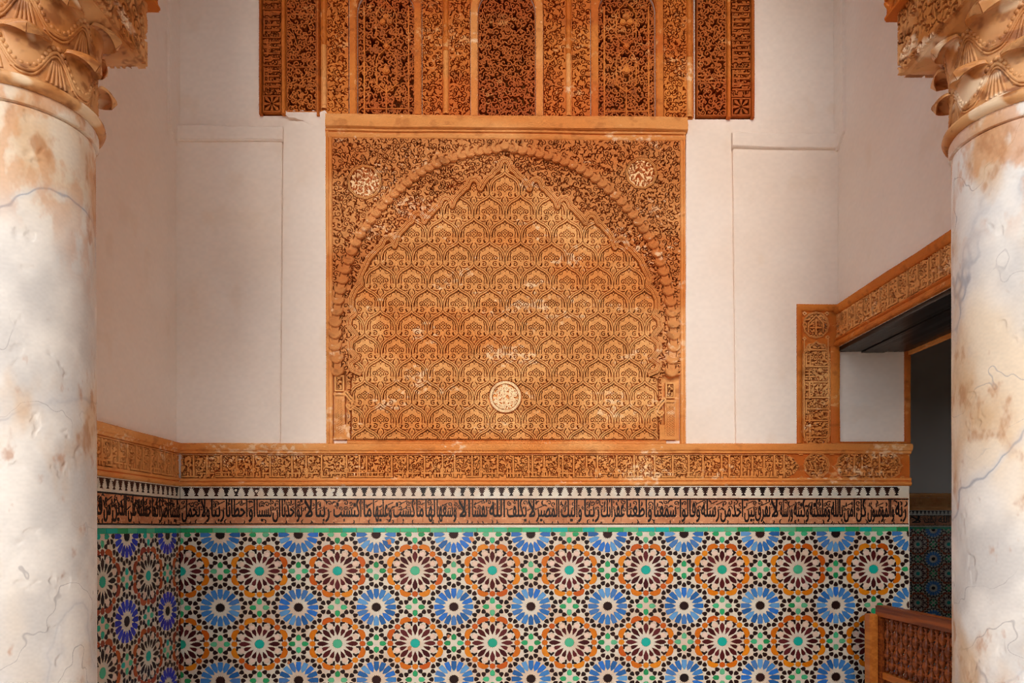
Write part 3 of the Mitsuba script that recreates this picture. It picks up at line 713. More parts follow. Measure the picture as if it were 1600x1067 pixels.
    [65264, 74, [[3, -3, 3, 6, 7, 18, 15, 15, 12, 5, 12, -2, 13, -6, 18, -11, 28, -14, 40, -15, 50, -13, 58, -9, 62, -5, 63, -1, 60, 2, 48, 6, 50, 15, 66, 10, 77, 8, 79, 6, 79, 3, 77, 0, 70, -1, 70, -7, 68, -11, 64, -15, 55, -20, 42, -23, 29, -23, 17, -20, 11, -17, 7, -13]]],
    [65267, 30, [[0, 0, 1, 8, 11, 9, 14, 10, 16, 13, 16, 21, 11, 38, 20, 41, 25, 22, 25, 15, 23, 10, 21, 6, 15, 2, 9, 0], [14, -16, 15, -11, 18, -9, 22, -10, 24, -13, 24, -17, 20, -20, 17, -19], [0, -16, 1, -11, 4, -9, 7, -10, 10, -13, 10, -17, 6, -20, 3, -19]]],
    [65268, 38, [[0, 0, 1, 8, 8, 9, 13, 12, 15, 17, 18, 29, 26, 27, 24, 14, 26, 10, 32, 8, 40, 8, 43, 5, 42, 1, 39, 0, 26, 0, 23, 2, 20, 6, 15, 2, 11, 0], [20, -16, 21, -11, 24, -9, 28, -10, 30, -13, 30, -17, 27, -20, 23, -19], [6, -16, 7, -11, 10, -9, 15, -10, 17, -13, 16, -17, 13, -20, 8, -19]]],
    [65275, 58, [[4, 51, 8, 58, 10, 58, 36, 38, 39, 49, 38, 70, 47, 72, 48, 62, 47, 47, 46, 38, 43, 31, 49, 24, 52, 18, 52, 11, 49, 4, 44, 1, 39, 0, 11, 0, 11, 8, 25, 20, 32, 30], [35, 18, 25, 9, 41, 9, 44, 12, 44, 17, 39, 23]]],
]
OUTLINES = {}
for code, adv, rings in GLYPHS:
    g = Polygon()
    for ring in rings:
        g = g.symmetric_difference(Polygon(list(zip(ring[0::2], ring[1::2]))).buffer(0))
    OUTLINES[code] = (float(adv), g)
FORMS = {"ا": [65165, 65166], "ب": [65167, 65168, 65169, 65170], "ت": [65173, 65174, 65175, 65176], "ه": [65257, 65258, 65259, 65260], "ح": [65185, 65186, 65187, 65188], "خ": [65189, 65190, 65191, 65192], "د": [65193, 65194], "ذ": [65195, 65196], "ر": [65197, 65198], "س": [65201, 65202, 65203, 65204], "ص": [65209, 65210, 65211, 65212], "ط": [65217, 65218, 65219, 65220], "ع": [65225, 65226, 65227, 65228], "غ": [65229, 65230, 65231, 65232], "ف": [65233, 65234, 65235, 65236], "ق": [65237, 65238, 65239, 65240], "ك": [65241, 65242, 65243, 65244], "ل": [65245, 65246, 65247, 65248], "م": [65249, 65250, 65251, 65252], "ن": [65253, 65254, 65255, 65256], "و": [65261, 65262], "ى": [65263, 65264, 65267, 65268], "ي": [65265, 65266, 65267, 65268], "ئ": [65161, 65162, 65163, 65164]}


def word_outline(w):
    """The word's letters in their joined forms, set from right to left, in hundredths of an em; verticals drawn tall as in the band."""
    cps, before, i = [], False, 0
    while i < len(w):
        if w[i:i + 2] == "لا":
            cps.append(65276 if before else 65275); before = False; i += 2
            continue
        f = FORMS[w[i]]
        after = i + 1 < len(w) and len(f) == 4
        cps.append(f[3] if before and after else f[1] if before else f[2] if after else f[0])
        before = after; i += 1
    x, gs = 0.0, []
    for cp in reversed(cps):
        adv, g = OUTLINES[cp]
        gs.append(affinity.translate(g, x, 0)); x += adv - 0.5
    g = unary_union(gs)
    return x, shapely.transform(g, lambda c: np.stack([c[:, 0], np.where(c[:, 1] > 34, 34 + (c[:, 1] - 34) * 1.72, c[:, 1])], 1))


def inscription(key, frame, words, u0, u1, to_uv, seed):
    """words: (text, left, right) in sheet units along the band."""
    r = random.Random(seed)
    y0, y1, base = 779.4, 819.2, 807.5
    band = to_uv(box(u0, y0, u1, y1))
    ux0, vz0, ux1, vz1 = band.bounds
    cuts, u = [], ux0
    while u < ux1 - 0.03:                                # the terracotta tiles, joint by joint
        w = min(r.uniform(0.13, 0.2), ux1 - u)
        if ux1 - u - w < 0.05:
            w = ux1 - u
        obj("terracotta_tile", bx(u, u + w - 0.0016, vz0, vz1, 0.0, GROUND - 0.001), "terracotta", key, frame)
        u += w
    obj("rule", to_uv_prism(to_uv, box(u0, y0 - 0.2, u1, y0 + 1.5), 0.0, FACE), "glaze_black_1", key, frame)
    obj("rule", to_uv_prism(to_uv, box(u0, y1 - 1.4, u1, y1), 0.0, FACE), "glaze_black_1", key, frame)
    taken = []
    for text, a, b in words:
        adv, g = word_outline(text)
        sx, sy = (b - a) / adv, 0.355
        g = affinity.affine_transform(g, [sx, 0, 0, -sy, a, base]).intersection(box(u0, y0 + 1, u1, y1 - 1))
        g = g.buffer(0.34, quad_segs=1).simplify(0.12)
        if polys(g):
            obj("word", to_uv_prism(to_uv, g, GROUND - 0.002, FACE), "glaze_black_1", key, frame)
            taken.append(g)
    letters = unary_union(taken).buffer(0.9, quad_segs=1)
    orn = []                                              # scrolls, vowel signs and sprigs between the uprights
    x = u0 + 4
    while x < u1 - 4:
        for y in (786.5, 795.0):
            yy, d_ = y + r.uniform(-2.2, 2.2), r.choice((-1, 1))
            q = r.random()
            if q < 0.5:
                orn.append(line(spiral(x, yy, r.uniform(3.2, 4.6), r.uniform(0, 6.28), r.uniform(0.9, 1.3), d_, 11), 1.35, 1))
            elif q < 0.8:
                orn.append(comma(x, yy, r.uniform(3, 5), r.uniform(0, 6.28), d_, 1.5))
            else:
                orn.append(line([(x - 5, yy + 2.6), (x + 5, yy - 2.2)], 1.3, 1))
        if r.random() < 0.6:
            orn.append(comma(x + 2, 815.0, 3.6, r.uniform(0.5, 2.4), r.choice((-1, 1)), 1.0))
        x += r.uniform(6.5, 9.0)
    orn = unary_union(orn).difference(letters).intersection(box(u0 + 1, y0 + 1.6, u1 - 1, y1 - 1.8))
    orn = MultiPolygon([p for p in polys(orn) if p.area > 1.2])
    obj("scroll_ornament", to_uv_prism(to_uv, orn, GROUND - 0.002, FACE - 0.0002), "glaze_black_0", key, frame, kind="stuff")


def to_uv_prism(to_uv, g, h0, h1):
    return prism(to_uv(g), h0, h1)


VERSE = [("ربه", 1396, 1414), ("والمومنون", 1353, 1395), ("كل", 1335, 1351), ("امن", 1316, 1334), ("بالله", 1296, 1315), ("وملئكته", 1263, 1295), ("وكتبه", 1238, 1262), ("ورسله", 1217, 1237), ("لا", 1202, 1215),
         ("نفرق", 1178, 1202), ("بين", 1161, 1178), ("احد", 1142, 1160), ("من", 1124, 1141), ("رسله", 1094, 1123), ("وقالوا", 1060, 1093), ("سمعنا", 1020, 1056), ("واطعنا", 977, 1018), ("غفرانك", 938, 975), ("ربنا", 911, 937),
         ("واليك", 876, 909), ("المصير", 838, 874), ("لا", 824, 837), ("يكلف", 792, 823), ("الله", 764, 790), ("نفسا", 737, 762), ("الا", 716, 736), ("وسعها", 682, 714), ("لها", 664, 681), ("ما", 650, 663), ("كسبت", 615, 649),
         ("وعليها", 583, 613), ("ما", 568, 582), ("اكتسبت", 522, 566), ("ربنا", 493, 517), ("لا", 476, 491), ("تواخذنا", 441, 474), ("ان", 427, 440), ("نسينا", 402, 426), ("او", 390, 401), ("اخطانا", 354, 389), ("ربنا", 331, 353), ("ولا", 316, 330), ("تحمل", 286, 315)]
d = thing("inscription_band", "long terracotta tile band with black cut-glaze Arabic script between merlons and green border", "inscription")
inscription(d, ON_BACK, VERSE, 283.5, 1417, on_wall, 5)
d = thing("inscription_band", "short terracotta band of black Arabic script on the side wall beside the left column", "inscription")
# sheet units along the left wall run from the near end (u = -1.93) to the corner
MORE = [("علينا", 540, 578), ("اصرا", 505, 537), ("كما", 482, 503), ("حملته", 440, 480), ("على", 415, 438), ("الذين", 375, 412), ("من", 355, 372), ("قبلنا", 318, 352), ("ربنا", 290, 315), ("ولا", 268, 288), ("تحملنا", 225, 265), ("ما", 205, 222), ("لا", 188, 203), ("لنا", 160, 186), ("به", 140, 158), ("وعليها", 100, 138), ("ربنا", 60, 95), ("ما", 30, 55)]
inscription(d, ON_LEFT, [w for w in MORE if w[1] > 194], 192, 579, sheet(1 / 300.0, -1.93), 6)


# ------------------------------------------------------------------ carved stucco friezes
def kufic(u0, u1, top, base, stems, r):
    """Angular letters: tall stems, a double base line with small teeth and rings."""
    out = []
    for k, x in enumerate(stems):
        if u0 + 2 < x < u1 - 2:
            out.append(box(x - 1.25, top + r.uniform(0, 1.5), x + 1.25, base))
            if r.random() < 0.3:
                out.append(Point(x, base - 11).buffer(4.0, quad_segs=4).difference(Point(x, base - 11).buffer(1.9, quad_segs=3)))
            elif r.random() < 0.4:
                out.append(line([(x - 5, top + 1.4), (x, top + 3.4)], 2.2, 1))
    x = u0 + 1.5
    while x < u1 - 6:
        w = r.choice((9, 13, 17, 22, 26))
        e = min(x + w, u1 - 1.5)
        y = base - 1.2 if r.random() < 0.6 else base - 6.2
        out.append(box(x, y - 1.1, e, y + 1.1))
        if r.random() < 0.45:
            out.append(box(x, base - 8.3, e - 3, base - 6.3))
        t = x + 2.5
        while t < e - 1:
            q = r.random()
            if q < 0.55:
                out.append(box(t - 1.05, base - r.choice((7.5, 9.5, 12)), t + 1.05, base))
            elif q < 0.75:
                out.append(Point(t, base - 9).buffer(2.9, quad_segs=3).difference(Point(t, base - 9).buffer(1.1, quad_segs=2)))
            t += r.choice((4.6, 5.6, 7.0))
        x = e + r.choice((1.2, 2.4, 3.0))
    return unary_union(out)


SUNK = -0.016


def carved(key, frame, to_uv, zone, letters, r, s=8.2, w=1.25, h=(0.002, 0.016, 0.021), m="stucco", name="arabesque", leaf=0.45):
    """One zone of carving: scrolls cut round raised letters or bands."""
    wall_ = "back" if frame is BACK else "left" if frame is LEFT else "right" if frame is RIGHT else None
    if wall_:                                              # the cuts go on into the wall
        HOLES[wall_].append(to_uv(zone.buffer(0.2, join_style="mitre")))
        h = (SUNK, h[1], h[2])
    cuts = unary_union(scroll_cuts(zone, s, w, r, leaf))
    ground = zone.difference(cuts)
    if letters is not None and not letters.is_empty:
        letters = letters.intersection(zone)
        ground = ground.difference(letters.buffer(1.05, quad_segs=1, join_style="mitre"))
        obj("lettering", prism(to_uv(letters), h[0], h[2]), m, key, frame, kind="stuff")
    ground = MultiPolygon([p for p in polys(ground.simplify(0.10)) if p.area > 0.9])
    obj(name, prism(to_uv(ground), h[0], h[1]), m, key, frame, kind="stuff")
    obj("sunk_ground", prism(to_uv(zone.buffer(0.6, join_style="mitre")), h[0] - 0.004, h[0]), m, key, frame)


def run(key, frame, to_uv, x0, x1, ys, hs, name="moulding", m="stucco_moulding", seed=0, wob=0.003):
    """A horizontal moulding on the sheet: ys downwards, hs its relief at each."""
    g = to_uv(box(x0, min(ys), x1, max(ys))).bounds
    vs = [to_uv(Point((x0 + x1) / 2, y)).y for y in ys]
    prof = list(zip(vs, hs))[::-1]
    obj(name, moulding(prof, g[2] - g[0], "u", g[0], 0.045, wob, seed), m, key, frame, smooth=40)


def post(key, frame, to_uv, y0, y1, xs, hs, name="moulding", m="stucco_moulding", seed=0, wob=0.003):
    us = [to_uv(Point(x, (y0 + y1) / 2)).x for x in xs]
    va, vb = to_uv(Point(xs[0], y0)).y, to_uv(Point(xs[0], y1)).y
    obj(name, moulding(list(zip(us, hs))[::-1], abs(va - vb), "v", min(va, vb), 0.045, wob, seed), m, key, frame, smooth=40)


def frieze(key, frame, to_uv, u0, u1, stems, seed, carve=None):
    r = random.Random(seed)
    run(key, frame, to_uv, u0, u1, [693.4, 693.4, 695, 699, 704, 705, 708.5, 709.5, 709.5], [0, 0.026, 0.034, 0.036, 0.030, 0.022, 0.020, 0.014, 0], "cornice", seed=seed)
    run(key, frame, to_uv, u0, u1, [747.2, 747.2, 749, 751.2, 752.2, 753.4, 757, 759.4, 759.4], [0, 0.019, 0.021, 0.020, 0.012, 0.022, 0.025, 0.017, 0], "lower_moulding", seed=seed + 1)
    zone = carve if carve is not None else box(u0 + 1, 710.6, u1 - 1, 747.2)
    x0, y0, x1, y1 = zone.bounds
    rail = unary_union([box(x0, y0, x1, y0 + 1.1)])
    carved(key, frame, to_uv, zone, unary_union([kufic(x0, x1, 711.5, 746.0, stems, r), rail]), r)


STEMS = [305, 326, 348, 372, 398, 424, 458, 480, 504, 543, 563, 574, 613, 638, 664, 692, 711, 738, 752, 778, 802, 826, 832, 850, 873, 879, 896, 916, 933, 963, 990, 1022, 1050, 1075, 1097, 1126, 1138, 1157, 1174, 1192, 1208, 1223]
d = thing("carved_frieze", "long carved ochre stucco frieze of angular script across the back wall", "frieze")
bullet = Polygon([(285, 710.6), (1226, 710.6), (1238, 716), (1248, 729), (1238, 741), (1226, 747.2), (285, 747.2)])
frieze(d, BACK, on_wall, 284, 1421, [x for x in STEMS if x < 1228], 11, bullet)


def cartouche(key, frame, to_uv, g, r, letters=None, m="stucco", s=7.6):
    """A closed field with a doubled raised border."""
    rim = g.difference(g.buffer(-2.3, join_style="mitre"))
    rim = rim.difference(g.buffer(-0.9, join_style="mitre").difference(g.buffer(-1.4, join_style="mitre")))
    obj("cartouche_border", prism(to_uv(rim), 0.004, 0.017), m, key, frame)
    carved(key, frame, to_uv, g.buffer(-2.6, join_style="mitre"), letters, r, s, 1.35, (0.004, 0.013, 0.017), m)


def lozenge(x0, x1, yc, half, tip=13):
    """A long field with lobed, pointed ends."""
    return Polygon([(x0, yc), (x0 + 4, yc - 4), (x0 + 6, yc - half * 0.62), (x0 + tip, yc - half * 0.85), (x0 + tip + 5, yc - half), (x1 - tip - 5, yc - half), (x1 - tip, yc - half * 0.85), (x1 - 6, yc - half * 0.62),
                    (x1 - 4, yc - 4), (x1, yc), (x1 - 4, yc + 4), (x1 - 6, yc + half * 0.62), (x1 - tip, yc + half * 0.85), (x1 - tip - 5, yc + half), (x0 + tip + 5, yc + half), (x0 + tip, yc + half * 0.85), (x0 + 6, yc + half * 0.62), (x0 + 4, yc + 4)])


def roundel(x, y, rad, lobes=12):
    a = np.linspace(0, 2 * math.pi, 73)[:-1]
    q = rad * (1 - 0.045 * np.abs(np.sin(a * lobes / 2)))
    return Polygon(list(zip(x + q * np.cos(a), y + q * np.sin(a))))


r4 = random.Random(44)
obj("ground_plate", prism(on_wall(box(1226, 709, 1421, 748).difference(unary_union([roundel(1274.5, 727.3, 20.5).buffer(-2.5), lozenge(1302, 1409, 728, 21).buffer(-2.5), bullet.buffer(0.3)]))), 0, 0.004), "stucco_orange", d, BACK)
cartouche(d, BACK, on_wall, roundel(1274.5, 727.3, 20.5), r4, star_letters := unary_union([line(star(6, 13, 8, 0.5, (1274.5, 727.3)) + [star(6, 13, 8, 0.5, (1274.5, 727.3))[0]], 1.8, 1), box(1266, 738, 1283, 740)]))
cartouche(d, BACK, on_wall, lozenge(1302, 1409, 728, 21), r4, kufic(1314, 1398, 709, 744, [1333, 1345, 1372], r4))
for k, (x, y) in enumerate(((1250, 708), (1298, 708), (1251, 748), (1298, 747), (1408, 707), (1408, 747))):
    obj("corner_knot", prism(on_wall(affinity.rotate(box(x - 3, y - 3, x + 3, y + 3).difference(box(x - 1.1, y - 1.1, x + 1.1, y + 1.1)), 0 if k != 2 else 45)), 0.004, 0.015), "stucco", d, BACK)

d = thing("carved_frieze", "short carved ochre stucco frieze on the left side wall running behind the column", "frieze")
frieze(d, LEFT, sheet(1 / 300.0, -1.93), 192, 572, [14, 36, 60, 82, 97, 121, 150, 171, 186, 204, 231, 255, 280, 301, 322, 350, 371, 390, 412, 436, 455, 478, 500, 521, 546, 560], 12)

# the carved surround of the opening: upright on the back wall, band over the opening on the right wall
d = thing("carved_surround", "upright carved ochre stucco surround with cartouches on the back wall beside the side opening", "door surround")
tall = shapely.transform(lozenge(533, 702, 0, 21.5, 16), lambda c: np.stack([1274.2 + c[:, 1], c[:, 0]], 1))
obj("ground_plate", prism(on_wall(box(1243.5, 477, 1309, 693).difference(unary_union([roundel(1273.8, 509, 21).buffer(-2.5), tall.buffer(-2.5)]))), 0, 0.006), "stucco_orange", d, BACK)
post(d, BACK, on_wall, 477, 693, [1243.5, 1243.5, 1246, 1250, 1252.5, 1252.5], [0, 0.020, 0.024, 0.022, 0.012, 0], "side_moulding", "stucco_orange", 21)
post(d, BACK, on_wall, 543, 693.2, [1296.5, 1296.5, 1299, 1306, 1310, 1310], [0, 0.014, 0.022, 0.024, 0.020, 0], "side_moulding", "stucco_orange", 22)
run(d, BACK, on_wall, 1243.5, 1308, [477, 477, 480, 485, 487.5, 487.5], [0, 0.022, 0.026, 0.022, 0.012, 0], "top_moulding", "stucco_orange", 23)
cartouche(d, BACK, on_wall, roundel(1273.8, 509, 21), r4, unary_union([line([(1262, 520), (1262, 506), (1273.8, 494), (1285, 506), (1285, 520)], 1.8, 1), box(1264, 512, 1283, 514), line([(1273.8, 500), (1273.8, 524)], 1.8, 1)]))
words_ = affinity.rotate(kufic(-82, 82, -19, 17, [-70, -44, -20, 4, 22, 40, 66], r4), 90, origin=(0, 0))
cartouche(d, BACK, on_wall, tall, r4, affinity.translate(words_, 1274.2, 617.5))
obj("edge_line", prism(on_wall(unary_union([box(1255, 530, 1256.4, 690), box(1292.4, 530, 1293.8, 690)])), 0.006, 0.015), "stucco", d, BACK)
for x, y in ((1256, 491), (1291, 491), (1256, 530), (1292, 528), (1259, 688), (1292, 688)):
    obj("corner_knot", prism(on_wall(affinity.rotate(box(x - 2.6, y - 2.6, x + 2.6, y + 2.6).difference(box(x - 1, y - 1, x + 1, y + 1)), 45)), 0.006, 0.015), "stucco", d, BACK)


def lintel_sheet(g):
    return shapely.transform(g, lambda c: np.stack([c[:, 0] / 300.0, ZB0 + (543 - c[:, 1]) * (ZB1 - ZB0) / 63.0], 1))


END = 568
surround = d
d = thing("carved_lintel_band", "slanting carved ochre stucco script band along the right wall above the side opening", "frieze")
run(d, RIGHT, lintel_sheet, 7, END, [480, 480, 482, 489, 492.5, 493.5, 493.5], [0, 0.022, 0.028, 0.026, 0.018, 0.010, 0], "lintel_cornice", "stucco_orange", 24)
run(d, RIGHT, lintel_sheet, 7, END, [530, 530, 532, 534, 536, 541.5, 543, 543], [0, 0.018, 0.021, 0.012, 0.022, 0.026, 0.022, 0], "lintel_moulding", "stucco_orange", 25)
carved(d, RIGHT, lintel_sheet, box(9, 494.5, END, 530), kufic(12, END, 496, 529, list(range(24, END, 23)), r4), r4, 8.0, 1.5, (0.004, 0.017, 0.021))
run(surround, BACK, on_wall, 1310, 1414, [690.5, 690.5, 692.0, 693.2, 693.2], [0, 0.016, 0.020, 0.018, 0], "sill_moulding", "stucco_orange", 26)
post(surround, BACK, on_wall, 541, 693.2, [1413, 1413, 1415, 1420, 1421.5, 1421.5], [0, 0.014, 0.018, 0.018, 0.010, 0], "corner_moulding", "stucco_brown_shaded", 27)


# ------------------------------------------------------------------ the carved arch panel
def panel(g):
    return shapely.transform(g, lambda c: np.stack([0.0497 + (c[:, 0] - 790) / 299.8, EYE + (824.98 - c[:, 1]) / 299.9], 1))


P = thing("carved_arch_panel", "large square carved ochre stucco panel with a lobed blind arch and ogee lattice", "wall panel")
r5 = random.Random(55)
post(P, BACK, panel, 208, 693.2, [513, 513, 515, 517.5, 518, 522, 523.5, 523.5], [0, 0.020, 0.026, 0.026, 0.018, 0.020, 0.014, 0], "frame_side", "stucco_moulding", 31)
post(P, BACK, panel, 208, 693.2, [1063.5, 1063.5, 1065, 1068.5, 1069, 1071, 1072.3, 1072.3], [0, 0.014, 0.020, 0.018, 0.026, 0.026, 0.018, 0], "frame_side", "stucco_moulding", 32)
run(P, BACK, panel, 513, 1072.3, [208.5, 208.5, 209.5, 211, 212, 213, 219, 221, 221], [0, 0.030, 0.030, 0.028, 0.016, 0.024, 0.022, 0.014, 0], "frame_top", "stucco_moulding", 33)
run(P, BACK, panel, 545, 1041, [687.5, 687.5, 688.3, 689.4, 690.2, 693.2, 693.2], [0, 0.014, 0.018, 0.010, 0.020, 0.018, 0], "frame_foot", "stucco_moulding", 34)
HOLES["back"].append(panel(box(523.0, 220.5, 1064.0, 688.5)))
obj("sunk_ground", prism(panel(box(522, 220, 1065, 689)), SUNK - 0.004, SUNK), "stucco", P, BACK)

half_outer = [(790, 233), (812, 237), (834.5, 240), (866, 248), (893, 258), (918, 271), (940, 287), (970, 314), (991, 338), (1008, 361), (1024, 388), (1037, 424), (1047, 465), (1052, 505), (1053, 540), (1049, 568), (1050, 588)]
OUTER = LineString([(1580 - x, y) for x, y in half_outer[::-1]] + half_outer[1:])
half_inner = [(790, 254), (795, 256), (798, 262), (800, 268), (806, 272), (811, 279), (817, 282), (823, 290), (828, 299)]
for bx_, by_ in ((838, 291), (881, 320), (924, 345), (970, 383)):
    half_inner += [(bx_ - 9, by_ + 6), (bx_ - 8, by_ - 1), (bx_ - 4, by_ - 6), (bx_ + 1, by_ - 7), (bx_ + 6, by_ - 5), (bx_ + 9, by_ + 1), (bx_ + 11, by_ + 6), (bx_ + 16, by_ + 9), (bx_ + 20, by_ + 14), (bx_ + 26, by_ + 20), (bx_ + 31, by_ + 26)]
half_inner += [(1008, 424), (1014, 436), (1012, 448), (1020, 455), (1027, 470), (1027, 484), (1022, 494), (1030, 500), (1032, 512), (1024, 522), (1020, 528), (1029, 536), (1030, 548), (1022, 558), (1018, 562), (1030, 570), (1026, 580), (1012, 586)]
half_inner = [p for k, p in enumerate(half_inner) if k == 0 or p[0] > 0]
INNER = LineString([(1580 - x, y) for x, y in half_inner[::-1]] + half_inner[1:])
field_rect = box(523.5, 221, 1063.5, 688)
inside_outer = Polygon(list(OUTER.coords) + [(1050, 690), (530, 690)])
inside_inner = Polygon(list(INNER.coords) + [(1012, 590), (1030, 592), (1030, 688), (550, 688), (550, 592), (568, 590)]).buffer(0)
outer_band, inner_band = OUTER.buffer(5.2, quad_segs=2, cap_style="flat"), INNER.buffer(4.0, quad_segs=2, cap_style="flat")

# corner medallions and the disc low in the lattice
med_l, med_r, disc = affinity.rotate(roundel(573, 289, 27, 10), 12), affinity.rotate(roundel(1003, 272, 25, 10), 5), Point(790, 621).buffer(23.2, quad_segs=10)
feet = box(523.5, 586, 545.5, 688).union(box(1035, 586, 1063.5, 688))
spandrel = field_rect.difference(inside_outer).difference(outer_band.buffer(1.5)).difference(med_l.buffer(1.3)).difference(med_r.buffer(1.3)).difference(feet)
between = inside_outer.difference(inside_inner).difference(inner_band.buffer(1.2)).difference(outer_band.buffer(1.5)).difference(feet).intersection(field_rect)


def cut_field(g, name, s, w, h, m, leaf=0.4, r=r5, parent=P, to=panel, frame=BACK, low=SUNK):
    cuts = unary_union(scroll_cuts(g, s, w, r, leaf))
    top = MultiPolygon([p for p in polys(g.difference(cuts).simplify(0.10)) if p.area > 0.8])
    obj(name, prism(to(top), low, h), m, parent, frame, kind="stuff")


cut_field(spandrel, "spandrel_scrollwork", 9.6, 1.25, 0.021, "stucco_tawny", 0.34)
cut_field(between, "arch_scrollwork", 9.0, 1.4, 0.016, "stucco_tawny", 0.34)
for g, name in ((med_l, "corner_medallion"), (med_r, "corner_medallion")):
    rim = g.difference(g.buffer(-3.2)).difference(g.buffer(-1.2).difference(g.buffer(-1.9)))
    key = key_of(name, P)
    scene[key] = mikit.ply(put(prism(panel(rim), SUNK, 0.024), BACK), "stucco")
    inner = g.buffer(-3.8)
    top = inner.difference(unary_union(scroll_cuts(inner, 5.4, 1.5, r5, 0.8)))
    obj("script", prism(panel(MultiPolygon([p for p in polys(top) if p.area > 0.8])), SUNK, 0.020), "stucco_pale", key, BACK, kind="stuff")
key = key_of("disc_medallion", P)
labels[key] = {"label": "pale round script medallion low in the ogee lattice"}
rim = disc.difference(Point(790, 621).buffer(20.6, quad_segs=9))
scene[key] = mikit.ply(put(prism(panel(rim.union(disc.buffer(1.2).difference(disc.buffer(0.2)))), SUNK, 0.024), BACK), "stucco_pale")
core = Point(790, 621).buffer(19.6, quad_segs=8)
bars = [box(x - 0.9, 606 + (abs(x - 790) > 8) * 3, x + 0.9, 637) for x in (779, 786, 790, 797, 802)] + [line([(779, 607), (786, 618), (797, 606)], 1.8, 1), line([(776, 628), (804, 627)], 1.8, 1)] + scroll_cuts(core, 6.2, 1.5, r5, 0.3)
obj("script", prism(panel(unary_union(bars).intersection(core)), SUNK, 0.022), "stucco_pale", key, BACK, kind="stuff")
obj("disc_ground", prism(panel(core), SUNK, 0.010), "stucco", key, BACK)

# scalloped outer arch: a body and its row of lobes
obj("arch_body", prism(panel(OUTER.buffer(5.4, quad_segs=2, cap_style="flat")), SUNK, 0.024), "stucco_tawny", P, BACK)


at, mid = 0.0, OUTER.length / 2
while at < mid - 2:                                        # from the crown down both sides, crescent after crescent, growing towards the feet
    t_ = at / mid
    step, rad = 13.6 + 15 * max(0, t_ - 0.45) ** 1.3, 8.4 + 4.5 * max(0, t_ - 0.5)
    for side in (1, -1):
        p, q = OUTER.interpolate(mid + side * at), OUTER.interpolate(mid + side * max(0.0, at - step * 0.42))
        disc_ = p.buffer(rad, quad_segs=4)
        g = disc_.difference(q.buffer(rad * 0.86, quad_segs=4)) if at > 0 else p.buffer(rad * 0.8, quad_segs=4)
        if at > 0 or side > 0:
            g = max(polys(g), key=lambda x: x.area)
            obj("arch_lobe", join([prism(panel(g), SUNK, 0.033), prism(panel(g.buffer(-0.9)), 0.033, 0.037)]), "stucco_tawny", P, BACK)
    at += step
# lobed inner arch: three fine ribs
ribs = inner_band.difference(INNER.buffer(0.6)).difference(INNER.buffer(2.7, cap_style="flat").difference(INNER.buffer(2.0, cap_style="flat")))
obj("inner_arch_moulding", prism(panel(ribs), SUNK, 0.036), "stucco_moulding", P, BACK)
obj("inner_arch_ground", prism(panel(inner_band), SUNK, 0.020), "stucco", P, BACK)

# the ogee lattice and what fills it
CW, CH = 48.3, 36.0
HALF = [(0, 0), (3.4, 4.2), (7.6, 7.0), (14.6, 10.6), (20.4, 16.4), (23.2, 24.5), (CW / 2, CH)]
net_region = inside_inner.difference(inner_band.buffer(0.4)).difference(disc.buffer(2.6)).difference(box(523, 586, 552, 690)).difference(box(1028, 586, 1064, 690)).intersection(box(545, 240, 1035, 687))
strands, cells = [], []
for row in range(-7, 7):
    for k in range(-7, 8):
        cx, cy = 790 + CW * (k + (0.5 if row % 2 else 0)), 487 + CH * row
        for sx in (-1, 1):
            strands.append(LineString([(cx + sx * x, cy + y) for x, y in HALF]))
        for sx in (-1, 1):
            strands.append(LineString(spiral(cx + sx * 5.4, cy - 1.0, 3.4, -0.6 if sx > 0 else math.pi + 0.6, 1.2, -sx, 10)))
        cells.append((cx, cy))
ropes = unary_union([s.buffer(2.35 if k % 4 < 2 else 1.0, quad_segs=1) for k, s in enumerate(strands)])
grooves_ = unary_union([s.buffer(0.5, quad_segs=1) for k, s in enumerate(strands) if k % 4 < 2])
ropes = ropes.difference(grooves_).intersection(net_region)
obj("ogee_lattice", prism(panel(MultiPolygon([p for p in polys(ropes.simplify(0.08)) if p.area > 0.5])), SUNK, 0.025), "stucco", P, BACK, kind="stuff")

right = [(0, 2)] + HALF[1:] + [(CW / 2 - x, CH + y) for x, y in HALF[1:]]
lens = Polygon(right + [(-x, y) for x, y in right[::-1]]).buffer(0)
net0 = unary_union([LineString([(cx + sx * x, cy + y) for x, y in HALF]).buffer(3.5, quad_segs=1) for cx, cy in ((0, 0), (CW / 2, CH), (-CW / 2, CH)) for sx in (-1, 1)])


def nick(x, y, q=1.15):
    return Polygon([(x - q, y), (x, y - q * 1.15), (x + q, y), (x, y + q * 1.15)])


